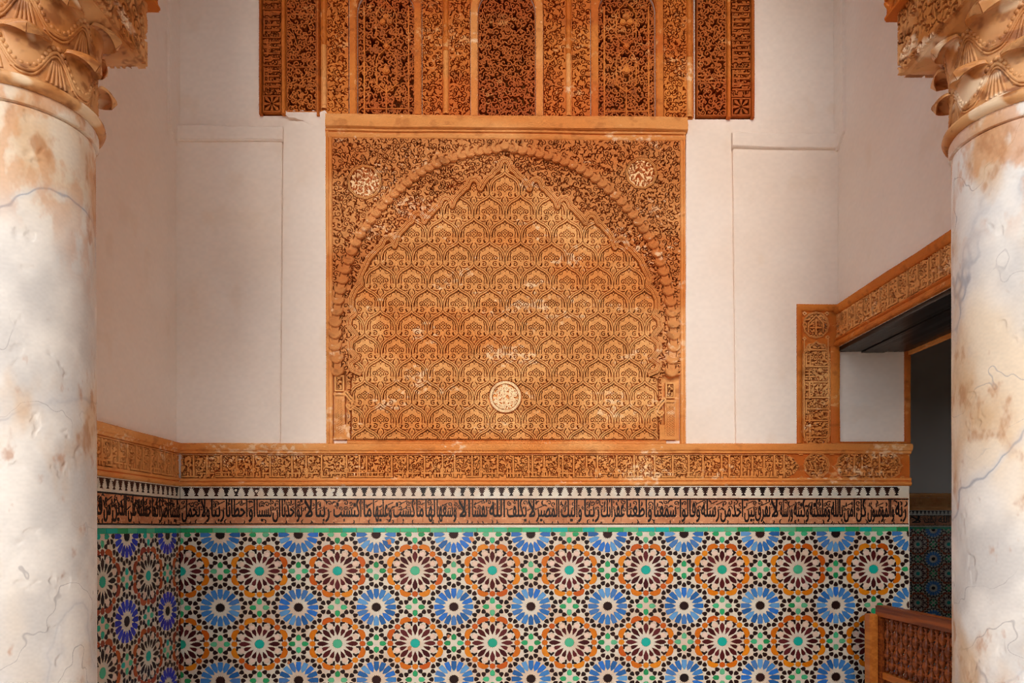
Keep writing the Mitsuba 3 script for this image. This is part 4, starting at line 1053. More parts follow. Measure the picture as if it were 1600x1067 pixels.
cuts = [nick(x, y) for x, y in ((0, 6.2), (-2, 8.4), (2, 8.4), (0, 10.6))]
cuts += [nick(x, y, 1.3) for x, y in ((0, 17.6), (-2.5, 19.4), (2.5, 19.4), (-5, 21.2), (0, 21.2), (5, 21.2), (-2.5, 23), (2.5, 23), (0, 25.4), (-2.1, 28.2), (2.1, 28.2), (0, 30.6))]
for s in (-1, 1):
    cuts += [Point(s * 10.2, 12.4).buffer(3.5, quad_segs=3).difference(Point(s * 10.2, 12.4).buffer(2.6, quad_segs=3)), Point(s * 10.2, 12.4).buffer(0.8, quad_segs=1)]
    cuts += [line(spiral(s * 8.8, 26.2, 4.7, math.pi / 2 + s * 0.9, 1.35, s, 13), 1.35, 1), line(spiral(s * 8.6, 35.2, 4.2, -math.pi / 2 + s * 0.5, 1.2, -s, 12), 1.35, 1)]
    cuts += [line([(s * 14.6, 17), (s * 16.2, 22), (s * 15.6, 28), (s * 16.6, 33)], 1.4, 1), line([(s * 18.6, 20), (s * 19.6, 27), (s * 18.6, 32)], 1.2, 1)]
    cuts += [line([(s * 2.0, 39), (s * 4.4, 42), (s * 4.6, 46), (s * 1.6, 50), (0, 54)], 1.5, 1), line([(s * 6.2, 40.6), (s * 10, 41.6), (s * 15, 40.4)], 1.5, 1), line([(s * 0.9, 43), (s * 1.4, 47)], 0.8, 1), comma(s * 7, 44.5, 2.2, 1.2, s, 0.8)]
    cuts += [Point(s * (CW / 2 - 5.4), 35.2).buffer(4.5, quad_segs=2)]
fill0 = lens.difference(net0).difference(unary_union(cuts)).simplify(0.08)
fill0 = MultiPolygon([p for p in polys(fill0) if p.area > 0.7])
fill_proto = None
net_inner = net_region.buffer(-0.8)
for cx, cy in cells:
    here = affinity.translate(lens, cx, cy)
    if not here.intersects(net_inner):
        continue
    if net_inner.contains(here):
        if fill_proto is None:
            o = panel(Point(0, 0))
            fill_proto = mikit.ply(put(prism(affinity.translate(panel(fill0), -o.x, -o.y), SUNK, 0.0165), BACK))
        q = panel(Point(cx, cy)); q = (q.x, q.y)
        copy_of("lattice_palmette", fill_proto, "stucco", P, [[1, 0, 0, q[0]], [0, 1, 0, 0], [0, 0, 1, q[1]], [0, 0, 0, 1]])
    else:
        g = affinity.translate(fill0, cx, cy).intersection(net_inner)
        g = MultiPolygon([p for p in polys(g) if p.area > 0.8])
        if g.area > 25:
            obj("lattice_palmette", prism(panel(g), SUNK, 0.0165), "stucco", P, BACK, **({"kind": "stuff"} if len(polys(g)) > 1 else {}))

# the two little engaged columns at the feet of the arch
for x0, y0, s in ((526, 588, 1), (1055, 598, -1)):
    x1 = x0 + s * 15
    a, b = min(x0, x1), max(x0, x1)
    key = obj("engaged_column", prism(panel(box(a, y0 + 32, b, 687)), SUNK, 0.014), "stucco", P, BACK)
    zig = [line([(a + 2 + 2.2 * i, y + (1.6 if i % 2 else -1.6)) for i in range(6)], 1.0, 1) for y in np.arange(y0 + 38, 680, 3.6)]
    obj("zigzag_band", prism(panel(unary_union(zig)), 0.013, 0.020), "stucco", key, BACK, kind="stuff")
    blk = box(a, y0, b, y0 + 25)
    obj("capital_block", prism(panel(blk.difference(blk.buffer(-2.6)).union(blk.buffer(-3.6).difference(unary_union(scroll_cuts(blk.buffer(-3.6), 5.5, 1.2, r5, 0.3))))), SUNK, 0.022), "stucco", key, BACK)
    obj("edge_roll", prism(panel(unary_union([box(a - 1.5, y0 + 27, b + 1.5, y0 + 31), box(a - 1.5, 682, b + 1.5, 687.5), box(a - 0.5, y0 + 31, a + 1.2, 682), box(b - 1.2, y0 + 31, b + 0.5, 682)])), SUNK, 0.020), "stucco_moulding", key, BACK)
    xa = b if s > 0 else a - 17
    lip = box(min(xa, xa + 8), 664, max(xa, xa + 8), 687) if s > 0 else box(a - 9, 664, a - 1, 687)
    obj("impost_block", prism(panel(lip), SUNK, 0.018), "stucco_moulding", P, BACK)
    sc = [(b + 2, y0 + 27), (b + 12, y0 + 39), (b + 15, y0 + 46), (b + 9, y0 + 51), (b + 5, y0 + 47)] if s > 0 else [(a - 2, y0 + 27), (a - 12, y0 + 39), (a - 15, y0 + 46), (a - 9, y0 + 51), (a - 5, y0 + 47)]
    br = LineString(sc).buffer(3.4, quad_segs=2).difference(LineString(sc).buffer(0.6, quad_segs=2))
    obj("scroll_bracket", prism(panel(br), SUNK, 0.020), "stucco", P, BACK)

# the plain ledge between panel and screens, thick with old plaster
L = thing("stucco_ledge", "worn plain ochre stucco ledge between the arch panel and the three screens above", "ledge")
run(L, BACK, panel, 514, 1074.5, [185.6, 185.6, 187, 191, 199, 206, 208.3, 208.3], [0, 0.030, 0.040, 0.036, 0.044, 0.042, 0.030, 0], "ledge_moulding", "stucco_moulding", 41, 0.007)
ragged = random.Random(9)
edge = [(446, 181)] + [(446 + 6 * k, 180.5 + ragged.uniform(-2.2, 2.2)) for k in range(1, 12)] + [(519, 188), (521, 196), (517, 206), (512, 208)] + [(506 - 7 * k, 205 - 2.1 * k + ragged.uniform(-2.5, 2.5)) for k in range(8)]
obj("ragged_plaster", prism(panel(Polygon(edge).buffer(0)), 0, 0.0205), "plaster", L, BACK)


# ------------------------------------------------------------------ the row of screens above
r6 = random.Random(66)
TOPY = -88.0
NAMES = ["first arched openwork stucco screen from the left, over the arch panel, with two tall bars", "middle arched openwork stucco screen of plain scrollwork without bars, over the panel", "third arched openwork stucco screen from the left, beside the right colonnettes, with two bars"]
for n, (x0, x1, y1) in enumerate(SCREENS):
    S = thing("tracery_screen", NAMES[n], "screen", "arched stucco screens over the carved panel")
    cx = (x0 + x1) / 2
    opening = arch_shape(x0, x1, y1, 22)
    inside = opening.buffer(-0.6, join_style="mitre")
    bars = scroll_bars(inside, 9.6, 1.75, r6)
    edge = opening.difference(opening.buffer(-1.8, join_style="mitre"))
    fixed = [edge]
    if n != 1:
        b0, b1 = x0 + 10.6, x1 - 10.0
        bar_shapes = [box(b0 - 1.2, 8, b0 + 1.2, y1), box(b1 - 1.2, 8, b1 + 1.2, y1)]
        for g in bar_shapes:
            obj("upright_bar", prism(on_wall(g), -0.034, -0.008), "stucco_orange", S, BACK)
        lines_ = []
        for ya, yb in ((20, 56), (92, 130)):
            pts = [(cx - 15.5, yb), (cx - 15.5, ya), (cx - 11, ya - 9), (cx - 4, ya - 15), (cx, ya - 20), (cx + 4, ya - 15), (cx + 11, ya - 9), (cx + 15.5, ya), (cx + 15.5, yb), (cx + 8, yb + 6), (cx, yb + 12), (cx - 8, yb + 6), (cx - 15.5, yb)]
            lines_.append(line(pts, 1.4, 1))
        lines_ += [box(b0, y1 - 15, b1, y1 - 13.2), box(cx - 1, y1 - 52, cx + 1, y1)]
        obj("cartouche_line", prism(on_wall(unary_union(lines_).intersection(inside)), -0.034, -0.010), "stucco_orange", S, BACK)
        for py, k in ((30, 0), (71, 1), (107, 2)):
            if k == 0:
                g = unary_union([Point(cx, py - 5).buffer(4.6, quad_segs=3), Point(cx - 5.5, py + 3).buffer(4.6, quad_segs=3), Point(cx + 5.5, py + 3).buffer(4.6, quad_segs=3)])
            elif k == 1:
                g = Polygon([(cx - 5.5, py), (cx, py - 5), (cx + 5.5, py), (cx, py + 5.5)])
            else:
                g = Polygon([(cx, py - 9), (cx + 4, py - 2), (cx + 6.5, py + 3), (cx + 3, py + 7), (cx - 3, py + 7), (cx - 6.5, py + 3), (cx - 4, py - 2)])
            g = on_wall(g)
            obj("finial", join([prism(g, -0.034, -0.004), prism(g.buffer(-0.004), -0.004, 0.0)]), "stucco_orange", S, BACK)
        blocked = unary_union(bar_shapes + lines_).buffer(0.2)
        bars = [b for b in bars]
    tr = unary_union(bars + fixed).intersection(inside)
    obj("tracery", prism(on_wall(MultiPolygon([p for p in polys(tr.simplify(0.1)) if p.area > 0.8])), -0.036, -0.014), "stucco_brown_shaded", S, BACK, kind="stuff")
    rim = opening.buffer(11.0, quad_segs=6, join_style="mitre").difference(opening).difference(box(x0 - 40, y1 + 0.5, x1 + 40, y1 + 40))
    g = on_wall(rim)
    gin = on_wall(opening.buffer(9.6, quad_segs=6, join_style="mitre").difference(opening.buffer(1.4, quad_segs=6, join_style="mitre")).difference(box(x0 - 40, y1 + 0.5, x1 + 40, y1 + 40)))
    obj("arch_frame", join([prism(g, 0.0, 0.020), prism(gin, 0.020, 0.026)]), "stucco_moulding" if n == 1 else "stucco_orange", S, BACK)
    sp = box(x0 - 11.3, TOPY, x1 + 11.3, 20).difference(opening.buffer(10.6, quad_segs=6, join_style="mitre"))
    obj("arch_spandrel", prism(on_wall(sp), 0, 0.012), "stucco_orange", S, BACK)
    obj("sill", bx(xc(x0 - 1, 180), xc(x1 + 1, 180), zc(185.3), zc(183.2), -0.04, 0.016), "stucco_orange", S, BACK)

frames = [s for a, b, y in SCREENS for s in (arch_shape(a, b, y, 22).buffer(11.4, quad_segs=6, join_style="mitre"),)]
PIERS = [(502.8, 547.5, 508.3, 53, 165, 183), (660.5, 737, 698.5, 62, 173, 184.5), (849.5, 924.5, 889.8, 67, 176, 185.5), (1036.5, 1086.5, 1078.0, 72, 178, 187)]
WORDS = ["carved stucco pier left of the first screen with a thin engaged colonnette", "carved stucco pier between the first and the middle screen with a central colonnette", "carved stucco pier between the middle and the third screen with a central colonnette", "carved stucco pier right of the third screen with a thin engaged colonnette"]
for n, (x0, x1, cx, ycap, ybase, y1) in enumerate(PIERS):
    K = thing("carved_pier", WORDS[n], "pier", "carved piers between the screens")
    zone = box(x0, TOPY, x1, y1).difference(unary_union(frames))
    HOLES["back"].append(on_wall(zone.intersection(box(x0 + 0.5, TOPY, x1 - 0.5, y1 - 1.5))))
    obj("backing", prism(on_wall(zone), SUNK - 0.004, SUNK), "stucco_orange", K, BACK)
    obj("backing_rib", prism(on_wall(box(cx - 5.4, TOPY, cx + 5.4, y1).intersection(zone)), SUNK, 0.006), "stucco_orange", K, BACK)
    for a, b in ((x0 + 1, cx - 5.6), (cx + 5.6, x1 - 1)):
        if b - a > 8:
            g = box(a, TOPY, b, y1 - 2).difference(unary_union(frames).buffer(1.0))
            cut_field(g, "carved_field", 9.4, 1.35, 0.0155, "stucco_orange", 0.35, r6, K, on_wall, BACK, SUNK)
    # colonnette: half-round shaft, capital, base, and the stem that runs on above
    X = xc(cx, 120)

    def lathe(rows, seg=10, x=X):
        v, f = [], []
        for rad, y in rows:
            z = float(wall(cx, y)[1])
            v += [(x + rad / 300 * math.cos(t), z, 0.006 + rad / 300 * math.sin(t)) for t in np.linspace(0, math.pi, seg)]
        for k in range(len(rows) - 1):
            for i in range(seg - 1):
                a = k * seg + i
                f += [[a, a + seg, a + seg + 1], [a, a + seg + 1, a + 1]]
        return np.array(v), np.array(f)

    key = obj("colonnette", lathe([(4.3, ybase), (4.3, ycap + 20)]), "stucco_moulding", K, BACK, smooth=50)
    obj("capital", lathe([(3.6, ycap + 20), (4.4, ycap + 19), (3.8, ycap + 16), (5.0, ycap + 11), (5.6, ycap + 9), (4.8, ycap + 8), (5.8, ycap + 4), (5.8, ycap), (3.8, ycap - 1)], 8), "stucco_orange", key, BACK, smooth=35)
    obj("base", lathe([(4.6, ybase + 7), (4.8, ybase + 4), (3.8, ybase + 2), (4.4, ybase), (3.4, ybase - 2)]), "stucco_moulding", key, BACK, smooth=40)
    obj("upper_stem", lathe([(4.4, ycap - 1), (3.6, ycap - 10), (4.8, ycap - 18), (3.4, ycap - 26), (4.4, ycap - 40), (3.8, TOPY)]), "stucco_orange", key, BACK, smooth=60)

EDGE = [((408, 500, 181.5), [(408, 413)], (414, 442), (451, 497.5), 152.5, "outer carved inscription strips left of the screens: deep cut dark panel and kufic strip"),
        ((1086.5, 1178.5, 187), [(1173, 1178.5)], (1142.5, 1172), (1089, 1134), 156.5, "outer carved inscription strips right of the screens: deep cut dark panel and kufic strip")]
for (x0, x1, y1), border, (ka, kb), (da, db), ystar, text in EDGE:
    K = thing("carved_inscription", text, "wall panel")
    HOLES["back"].append(on_wall(box(x0 + 0.5, TOPY, x1 - 0.5, y1 - 0.5)))
    obj("sunk_ground", prism(on_wall(box(x0, TOPY, x1, y1)), -0.034, -0.030), "stucco_brown_shaded", K, BACK)
    post(K, BACK, on_wall, TOPY, y1, [min(border[0]), min(border[0]), border[0][0] + 1.2, border[0][1] - 1.2, border[0][1], border[0][1]], [0, 0.020, 0.026, 0.026, 0.018, 0], "border", "stucco_brown_shaded", 51)
    lo, hi = (kb + 1, da - 1) if ka < da else (db + 1, ka - 1)
    post(K, BACK, on_wall, TOPY, y1, [lo, lo, lo + 1.6, hi - 1.6, hi, hi], [0, 0.022, 0.030, 0.030, 0.022, 0], "border", "stucco_orange", 52)
    if ka < da:
        post(K, BACK, on_wall, TOPY, y1 + 4, [498, 498, 499, 501, 502.5, 502.5], [0, 0.028, 0.036, 0.036, 0.028, 0], "border", "stucco_brown_shaded", 53)
    # the upright kufic strip in its compartments and the star square at its foot
    y, strip = ystar - 3, []
    while y > TOPY:
        w = affinity.rotate(kufic(-20, 20, -(kb - ka) / 2 + 1, (kb - ka) / 2 - 1, [-13, -5, 4, 12], r6), 90, origin=(0, 0))
        strip += [affinity.translate(w, (ka + kb) / 2, y - 22), box(ka, y - 43.5, kb, y - 42)]
        y -= 44
    zone = box(ka, TOPY, kb, ystar - 2)
    carved(K, BACK, on_wall, zone, unary_union(strip).intersection(zone), r6, 8.0, 1.3, (0.0, 0.018, 0.022), "stucco_brown_shaded", "kufic_strip")
    sq = box(ka, ystar, kb, y1 - 3)
    c = sq.centroid
    rays = unary_union([Polygon([(c.x, c.y), (c.x + 12 * math.cos(t - 0.2), c.y + 12 * math.sin(t - 0.2)), (c.x + 15 * math.cos(t), c.y + 15 * math.sin(t)), (c.x + 12 * math.cos(t + 0.2), c.y + 12 * math.sin(t + 0.2))]) for t in np.arange(8) * math.pi / 4]).intersection(sq.buffer(-2.4))
    obj("star_square", prism(on_wall(sq.difference(sq.buffer(-2)).union(rays.difference(Point(c.x, c.y).buffer(2)))), -0.030, 0.021), "stucco_brown_shaded", K, BACK)
    # the dark panel: openwork over a deep-cut ground
    zone = box(da, TOPY, db, y1 - 3)
    bars = scroll_bars(zone, 9.6, 1.7, r6) + [zone.difference(zone.buffer(-1.3, join_style="mitre"))]
    bars += [box(da, yy, db, yy + 1.6) for yy in ((26, 96, 108, 136) if ka < da else (97, 121, 127, 132))]
    if ka < da:
        bars += [line([(da + 12, 2), (da + 20, 26)], 1.6, 1), line([(da + 8, 48), (da + 18, 80)], 1.6, 1)]
    obj("deep_tracery", prism(on_wall(MultiPolygon([p for p in polys(unary_union(bars).intersection(zone).simplify(0.1)) if p.area > 0.8])), -0.030, 0.022), "stucco_brown_shaded", K, BACK, kind="stuff")


# ------------------------------------------------------------------ the two marble columns
def lathe3(rows, seg=64, wob=0.0, seed=0, cap=False):
    a = np.arange(seg) * 2 * math.pi / seg
    v, f = [], []
    for rad, z in rows:
        q = np.full(seg, rad)
        if wob:
            q = q + wob * (meshkit.fbm(np.c_[np.cos(a) * 1.6, np.sin(a) * 1.6, np.full(seg, z * 2.2)] + seed * 7.3, 4, seed) - 0.5)
        v.append(np.c_[q * np.cos(a), q * np.sin(a), np.full(seg, z)])
    v = np.vstack(v)
    for k in range(len(rows) - 1):
        i = np.arange(seg); j = (i + 1) % seg
        f += [np.stack([k * seg + i, k * seg + j, (k + 1) * seg + j], 1), np.stack([k * seg + i, (k + 1) * seg + j, (k + 1) * seg + i], 1)]
    return v, np.vstack(f)


def tube(pts, rad, sides=6, closed=False):
    p = np.asarray(pts, float)
    t = np.roll(p, -1, 0) - np.roll(p, 1, 0) if closed else np.gradient(p, axis=0)
    t /= np.linalg.norm(t, axis=1, keepdims=True) + 1e-12
    ref = np.c_[p[:, :2], np.zeros(len(p))]
    ref /= np.linalg.norm(ref, axis=1, keepdims=True) + 1e-9
    a = ref - (ref * t).sum(1, keepdims=True) * t
    a /= np.linalg.norm(a, axis=1, keepdims=True) + 1e-12
    b, ang = np.cross(t, a), np.arange(sides) * 2 * np.pi / sides
    rad = np.broadcast_to(rad, (len(p),))
    v = p[:, None] + rad[:, None, None] * (np.cos(ang)[None, :, None] * a[:, None] + np.sin(ang)[None, :, None] * b[:, None])
    n = len(p) if closed else len(p) - 1
    i, j = np.meshgrid(np.arange(n), np.arange(sides), indexing="ij")
    k = (i + 1) % len(p)
    q = np.stack([i * sides + j, i * sides + (j + 1) % sides, k * sides + (j + 1) % sides, k * sides + j], -1).reshape(-1, 4)
    return v.reshape(-1, 3), np.vstack([q[:, [0, 1, 2]], q[:, [0, 2, 3]]])


def bell_r(z):
    return float(np.interp(z, [2.83, 2.92, 3.02, 3.12], [0.200, 0.199, 0.204, 0.216]))


def leaf_mesh(phi, z0, height, out, width, droop):
    """A smooth acanthus leaf that rises from the bell and rolls over into a pointed, hanging claw."""
    ns, nt = 26, 13
    s, t = np.linspace(0, 1, ns), np.linspace(-1, 1, nt)
    turn = 2.5 + droop
    big = out / (1 - math.cos(turn)) * 1.12
    layers = []
    for inner in (0, 1):
        v = []
        for k in range(ns):
            u = max(0.0, (s[k] - 0.34) / 0.66)
            roll = turn * u
            rc = out * (1 - math.cos(roll)) / (1 - math.cos(turn)) + 0.006
            zc_ = (z0 + (height - big) * min(1.0, s[k] / 0.34)) + big * math.sin(roll)
            w = width * (0.55 + 0.45 * min(1, s[k] / 0.5)) if s[k] < 0.62 else width * max(0.02, 1 - ((s[k] - 0.62) / 0.38) ** 1.7)
            nr, nz = -math.cos(roll), -math.sin(roll)                     # towards the hollow of the curl
            for x in t:
                sag = x * x
                z = zc_ - 0.016 * sag * (0.3 + u) + inner * (0.010 * nz * (u > 0)) * (1 - 0.8 * u ** 3)
                rad = bell_r(min(z, 3.12)) + rc * (1 - 0.40 * sag * (1 - 0.4 * u)) + inner * (0.010 * nr * min(1, 0.25 + u) + 0.004 * nr) * (1 - 0.8 * u ** 3)
                layers_a = phi + x * w / 0.22
                v.append((rad * math.cos(layers_a), rad * math.sin(layers_a), z))
        layers.append(np.array(v))
    f, n = [], ns * nt
    for k in range(ns - 1):
        for i in range(nt - 1):
            a, b, c, d_ = k * nt + i, k * nt + i + 1, (k + 1) * nt + i + 1, (k + 1) * nt + i
            f += [[a, b, c], [a, c, d_], [n + a, n + c, n + b], [n + a, n + d_, n + c]]
    rim = [i for i in range(nt)] + [k * nt + nt - 1 for k in range(1, ns)] + [(ns - 1) * nt + i for i in range(nt - 2, -1, -1)] + [k * nt for k in range(ns - 2, 0, -1)]
    for i in range(len(rim)):
        a, b = rim[i], rim[(i + 1) % len(rim)]
        f += [[a, n + b, b], [a, n + a, n + b]]
    return np.vstack(layers), np.array(f)


def wave(z0, amp, shift, off, n=288, lift=0.0):
    a = np.arange(n) * 2 * math.pi / n
    z = z0 + amp * (0.5 + 0.5 * np.cos(8 * (a - shift))) ** 1.5 + off
    q = np.array([bell_r(x) for x in z]) + lift
    return np.c_[q * np.cos(a), q * np.sin(a), z]


def column(label, X, Y, seed, lean):
    r = random.Random(seed)
    C = thing("column", label, "column", "marble columns in front of the niche")
    F = M([[1, 0, 0, X], [0, 1, 0, Y], [0, 0, 1, 0], [0, 0, 0, 1]])
    zs = np.linspace(0.26, 2.752, 60)
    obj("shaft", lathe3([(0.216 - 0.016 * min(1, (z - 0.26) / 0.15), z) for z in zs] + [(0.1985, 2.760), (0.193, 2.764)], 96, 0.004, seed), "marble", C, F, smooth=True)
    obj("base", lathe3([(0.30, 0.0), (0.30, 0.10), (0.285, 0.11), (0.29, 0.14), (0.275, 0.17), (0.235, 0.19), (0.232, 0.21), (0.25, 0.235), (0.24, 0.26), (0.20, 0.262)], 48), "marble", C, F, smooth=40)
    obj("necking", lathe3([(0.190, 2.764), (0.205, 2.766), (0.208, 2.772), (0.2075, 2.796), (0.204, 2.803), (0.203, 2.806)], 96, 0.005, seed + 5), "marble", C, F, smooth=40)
    obj("torus", lathe3([(0.198, 2.806), (0.214, 2.807), (0.223, 2.813), (0.2265, 2.822), (0.224, 2.832), (0.214, 2.838), (0.198, 2.840)], 96, 0.004, seed + 9), "capital_marble", C, F, smooth=50)
    K = obj("capital", lathe3([(bell_r(z), z) for z in np.linspace(2.835, 3.125, 14)], 80, 0.003, seed + 3), "capital_marble", C, F, smooth=True)
    for tier, (z0, shift) in enumerate(((2.862, lean), (2.990, lean + math.pi / 8))):
        rib = [tube(wave(z0, 0.080, shift, o, 288, 0.002), q, 6, True) for o, q in ((0.0, 0.0052), (-0.011, 0.0036))]
        for k in range(8):
            a0 = shift + k * math.pi / 4
            for q in range(-2, 3):                       # flutes that fan out under each crest
                pts = []
                for u in np.linspace(0, 1, 5):
                    z = z0 - 0.012 + u * 0.066
                    a = a0 + q * (0.065 - 0.040 * u)
                    pts.append(((bell_r(z) - 0.0010) * math.cos(a), (bell_r(z) - 0.0010) * math.sin(a), z))
                rib.append(tube(pts, 0.0048, 8))
        obj("wave_ribbon", join(rib), "capital_marble", K, F, smooth=60)
        path = wave(z0, 0.080, shift, 0.015, 2400, 0.0)
        d_ = np.r_[0, np.cumsum(np.linalg.norm(np.diff(path, axis=0), axis=1))]
        ball = trimesh.creation.icosphere(1, 1.0)
        beads = []
        for x in np.arange(0, d_[-1], 0.0165):
            p = path[np.searchsorted(d_, x) % len(path)]
            beads.append((ball.vertices * [0.0082, 0.0082, 0.0082] + p, ball.faces))
        obj("bead_string", join(beads), "capital_marble", K, F, smooth=60, kind="stuff")
        for k in range(8):
            a = shift + (k + 0.5) * math.pi / 4
            diag = abs(((a - math.pi / 4 + math.pi / 4) % (math.pi / 2)) - math.pi / 4) < 0.25
            obj("leaf", leaf_mesh(a, z0 + 0.004, (0.108, 0.112)[tier] * r.uniform(0.95, 1.04), (0.050, 0.054 + 0.022 * diag)[tier] * r.uniform(0.85, 1.08), 0.068, r.uniform(0.15, 0.45)), "capital_marble", K, F, smooth=50)
    # the square block with its carved faces, the abacus and the pier above
    A, zb, zt = 0.250, 3.128, 3.335
    n = 64
    ang = np.arange(n) * 2 * math.pi / n
    sq = A / np.maximum(np.abs(np.cos(ang)), np.abs(np.sin(ang)))
    rows = [(np.full(n, 0.21), 3.085), (0.5 * 0.225 + 0.5 * np.minimum(sq, 0.25), 3.108), (0.2 * 0.23 + 0.8 * sq, 3.122), (sq, zb + 0.004)]
    v = np.vstack([np.c_[q * np.cos(ang), q * np.sin(ang), np.full(n, z)] for q, z in rows])
    i = np.arange(n); j = (i + 1) % n
    f = np.vstack([np.vstack([np.stack([k * n + i, k * n + j, (k + 1) * n + j], 1), np.stack([k * n + i, (k + 1) * n + j, (k + 1) * n + i], 1)]) for k in range(3)])
    blk = trimesh.creation.box(bounds=[[-A, -A, zb], [A, A, zt]])
    B = obj("block", join([(v, f), (blk.vertices, blk.faces)]), "capital_marble", C, F)
    for q in range(4):
        c, s = round(math.cos(q * math.pi / 2)), round(math.sin(q * math.pi / 2))
        side = M([[-s, 0, c, X + c * A], [c, 0, s, Y + s * A], [0, 1, 0, 0], [0, 0, 0, 1]])
        face = box(-A * 300, 0, A * 300, 62)
        pal = unary_union([Polygon(arc(x, 26, 13, 0, 360, 15, 24)[:-1]) for x in (-50, 0, 50)])
        cuts_ = scroll_cuts(face, 13.0, 2.3, r, 0.35) + [pal.difference(pal.buffer(-1.8))]
        top = MultiPolygon([p for p in polys(face.difference(unary_union(cuts_)).simplify(0.15)) if p.area > 2])
        to = lambda g: shapely.transform(g, lambda c_: np.stack([c_[:, 0] / 300, zb + c_[:, 1] / 300], 1))
        obj("carved_face", prism(to(top), 0.0, 0.011), "capital_marble", B, side, kind="stuff")
    A2 = 0.281
    ab = trimesh.creation.box(bounds=[[-A2, -A2, zt], [A2, A2, zt + 0.075]])
    D = obj("abacus", (ab.vertices, ab.faces), "stucco_orange", C, F)
    for q in range(4):
        c, s = round(math.cos(q * math.pi / 2)), round(math.sin(q * math.pi / 2))
        side = M([[-s, 0, c, X + c * A2], [c, 0, s, Y + s * A2], [0, 1, 0, zt], [0, 0, 0, 1]])
        zig = [line([(-A2 + 0.03 * k, 0.014 if k % 2 else 0.058) for k in range(int(A2 * 2 / 0.03) + 1)], 0.009, 1), box(-A2, 0, A2, 0.009), box(-A2, 0.064, A2, 0.075)]
        obj("zigzag_band", prism(unary_union(zig), 0, 0.008), "stucco_orange", D, side)
    pier = trimesh.creation.box(bounds=[[-0.2, -0.2, zt + 0.075], [0.2, 0.2, 5.2]])
    obj("pier", (pier.vertices, pier.faces), "stucco_orange", C, F)
    return C, F


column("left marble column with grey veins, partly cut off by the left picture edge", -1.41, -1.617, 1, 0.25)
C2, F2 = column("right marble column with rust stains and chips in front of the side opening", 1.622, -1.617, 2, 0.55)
plug = trimesh.creation.capsule(0.05, 0.022, count=[10, 12])
a = math.radians(-112)
obj("repair_plug", (plug.vertices * [1, 1, 1] + [0.190 * math.cos(a), 0.190 * math.sin(a), 1.29], plug.faces), "marble", C2, F2, smooth=True, label="pale rounded repair plug")

# ------------------------------------------------------------------ the black wooden lintel over the opening
L = thing("wooden_lintel", "old black wooden lintel boards under the slanting carved band", "lintel")
for k in range(3):
    w = (XJ - XR - 0.008) / 3
    x0 = XR + 0.004 + k * w
    b = trimesh.creation.box(bounds=[[x0, -OPEN - 0.02, ZB0 - 0.022 - 0.006 * (k == 1)], [x0 + w - 0.006, -0.001, ZB0 - 0.001]])
    b = b.subdivide().subdivide()
    v = b.vertices + np.c_[np.zeros(len(b.vertices)), np.zeros(len(b.vertices)), 0.006 * (meshkit.fbm(b.vertices * [9, 3, 0] + k, 3, k) - 0.5)]
    obj("board", (v, b.faces), "black_wood", L)
strip = trimesh.creation.box(bounds=[[XJ - 0.016, -OPEN, ZB0 - 0.040], [XJ + 0.004, 0.0, ZB0 - 0.022]])
obj("edge_batten", (strip.vertices, strip.faces), "stucco_moulding", L)

# ------------------------------------------------------------------ the turned wooden barrier in the opening
BAR = thing("wooden_barrier", "orange-brown turned wood lattice barrier across the side opening, beside the right column", "barrier")


def wood(name, x0, x1, y0, y1, z0, z1, parent=BAR, m="orange_wood"):
    core = shapely.geometry.box(x0, y0, x1, y1)
    e = min(0.003, (x1 - x0) / 5, (y1 - y0) / 5)
    mesh = join([prism(core.buffer(-e, join_style="mitre"), z0, z1, back=True), prism(core, z0 + e, z1 - e, back=True)])
    return obj(name, mesh, m, parent)


XF, YA, YB, ZT = 1.908, -0.215, -1.36, 1.208
wood("post", 1.863, 1.905, -0.20, -0.15, 0.0, 1.166, m="orange_wood_light")
wood("stile", XF, XF + 0.045, YA, YA + 0.034, 0.0, ZT)
wood("stile", XF, XF + 0.045, YB, YB + 0.034, 0.0, ZT)
wood("inner_bead", XF - 0.004, XF + 0.010, YA - 0.022, YA - 0.010, 0.80, ZT - 0.06)
wood("top_rail", XF - 0.006, XF + 0.05, YB, YA + 0.034, ZT - 0.052, ZT + 0.002)
wood("middle_rail", XF, XF + 0.042, YB + 0.034, YA, 0.850, 0.884, m="orange_wood_light")
wood("bottom_rail", XF, XF + 0.042, YB + 0.034, YA, 0.10, 0.17)
wood("lower_panel", XF + 0.014, XF + 0.028, YB + 0.034, YA, 0.17, 0.850)
pitch, h0 = 0.094, 0.884
for k in range(27):
    y = YA - 0.034 - k * 0.0405
    if y < YB + 0.05:
        break
    rows, z, q = [(0.005, h0)], h0, k % 2
    for i in range(5):
        zc_ = h0 + (i + (0.5 if q else 0.0)) * pitch
        for dz, rad in ((-0.047, 0.0060), (-0.038, 0.0095), (-0.032, 0.0065), (-0.020, 0.0135), (-0.004, 0.0182), (0.012, 0.0150), (0.026, 0.0080), (0.032, 0.0110), (0.040, 0.0060)):
            if h0 + 0.003 < zc_ + dz < ZT - 0.053 and zc_ + dz > rows[-1][1] + 0.001:
                rows.append((rad, zc_ + dz))
    rows.append((0.005, ZT - 0.050))
    v, f = lathe3(rows, 8)
    obj("spindle", (v + [XF + 0.020, y, 0], f), "orange_wood", BAR, smooth=50)
for i in range(1, 6):
    z = h0 + i * pitch / 2 + 0.004
    if z < ZT - 0.07:
        v, f = tube([(YB + 0.03, 0.0001, 0), (YA, 0.0001, 0)], 0.0055, 6)
        obj("cross_rod", (np.c_[v[:, 1] + XF + 0.020, v[:, 0], v[:, 2] + z], f), "orange_wood", BAR, smooth=60)

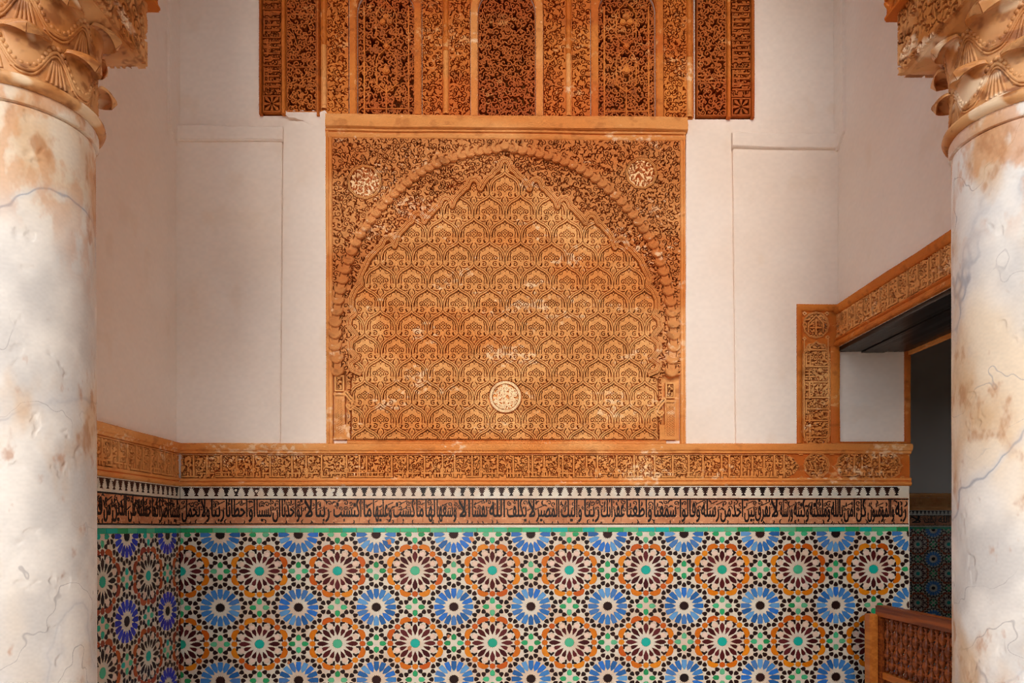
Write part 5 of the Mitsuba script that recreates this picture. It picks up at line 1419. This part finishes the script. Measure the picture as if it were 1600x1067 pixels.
# ------------------------------------------------------------------ the dark side room's far wall, with the same dado
FAR = M([[1, 0, 0, 0], [0, 0, -1, 5.4985], [0, 1, 0, 0], [0, 0, 0, 1]])
d = thing("zellige_dado", "dim far dado of blue and green rosettes seen through the dark side opening", "tile panel")
dado(d, FAR, 5.62, 4.7, 6.6, 0.05, {"orange": "rust"}, None, far=True)
border_course(d, FAR, 4.7, 6.6, 3)
d = thing("merlon_band", "dim far band of merlons on the side room wall seen through the opening", "tile border")
merlon_band(d, FAR, 4.7, 6.6, 4.75, 0.0506, 3, None)
d = thing("inscription_band", "dim far inscription band on the side room wall seen through the opening", "inscription")
inscription(d, FAR, [(w, 20 + 55 * k, 66 + 55 * k) for k, w in enumerate(["ربنا", "واليك", "المصير", "لا", "يكلف", "الله", "نفسا", "الا", "وسعها", "لها"])][:10], 0, 570, sheet(1 / 300.0, 4.7), 8)
d = thing("carved_frieze", "dim far stucco frieze on the side room wall seen through the opening", "frieze")
frieze(d, FAR, sheet(1 / 300.0, 4.7), 0, 570, list(range(20, 560, 27)), 13)


# ------------------------------------------------------------------ the niche's three walls, with their recesses
def wall_body(name, g, key, thick, frame):
    obj(name, prism(g.difference(unary_union(HOLES[key])), -thick, 0.0, back=True), "plaster", frame=frame, kind="structure")


wall_body("wall_back", box(XL - 0.3, 0, XJ, CEIL), "back", THICK, BACK)
obj("recess_lining", join([prism(on_wall(h.buffer(1.2, join_style="mitre").difference(h.buffer(-0.1))), -THICK + 0.005, -0.037) for h in holes]), "stucco_orange", "wall_back", BACK)
obj("recess_back", join([bx(xc(h.bounds[0], 100) - 0.03, xc(h.bounds[2], 100) + 0.03, zc(192), zc(-40), -THICK - 0.01, -THICK + 0.005) for h in holes]), "stucco_orange", "wall_back", BACK)
wall_body("wall_left", box(-1.30, 0, 0.0, CEIL), "left", 0.30, LEFT)
wall_body("wall_right", box(0, 0, 1.95, CEIL).difference(box(-0.1, -0.1, OPEN, ZB0)), "right", XJ - XR, RIGHT)
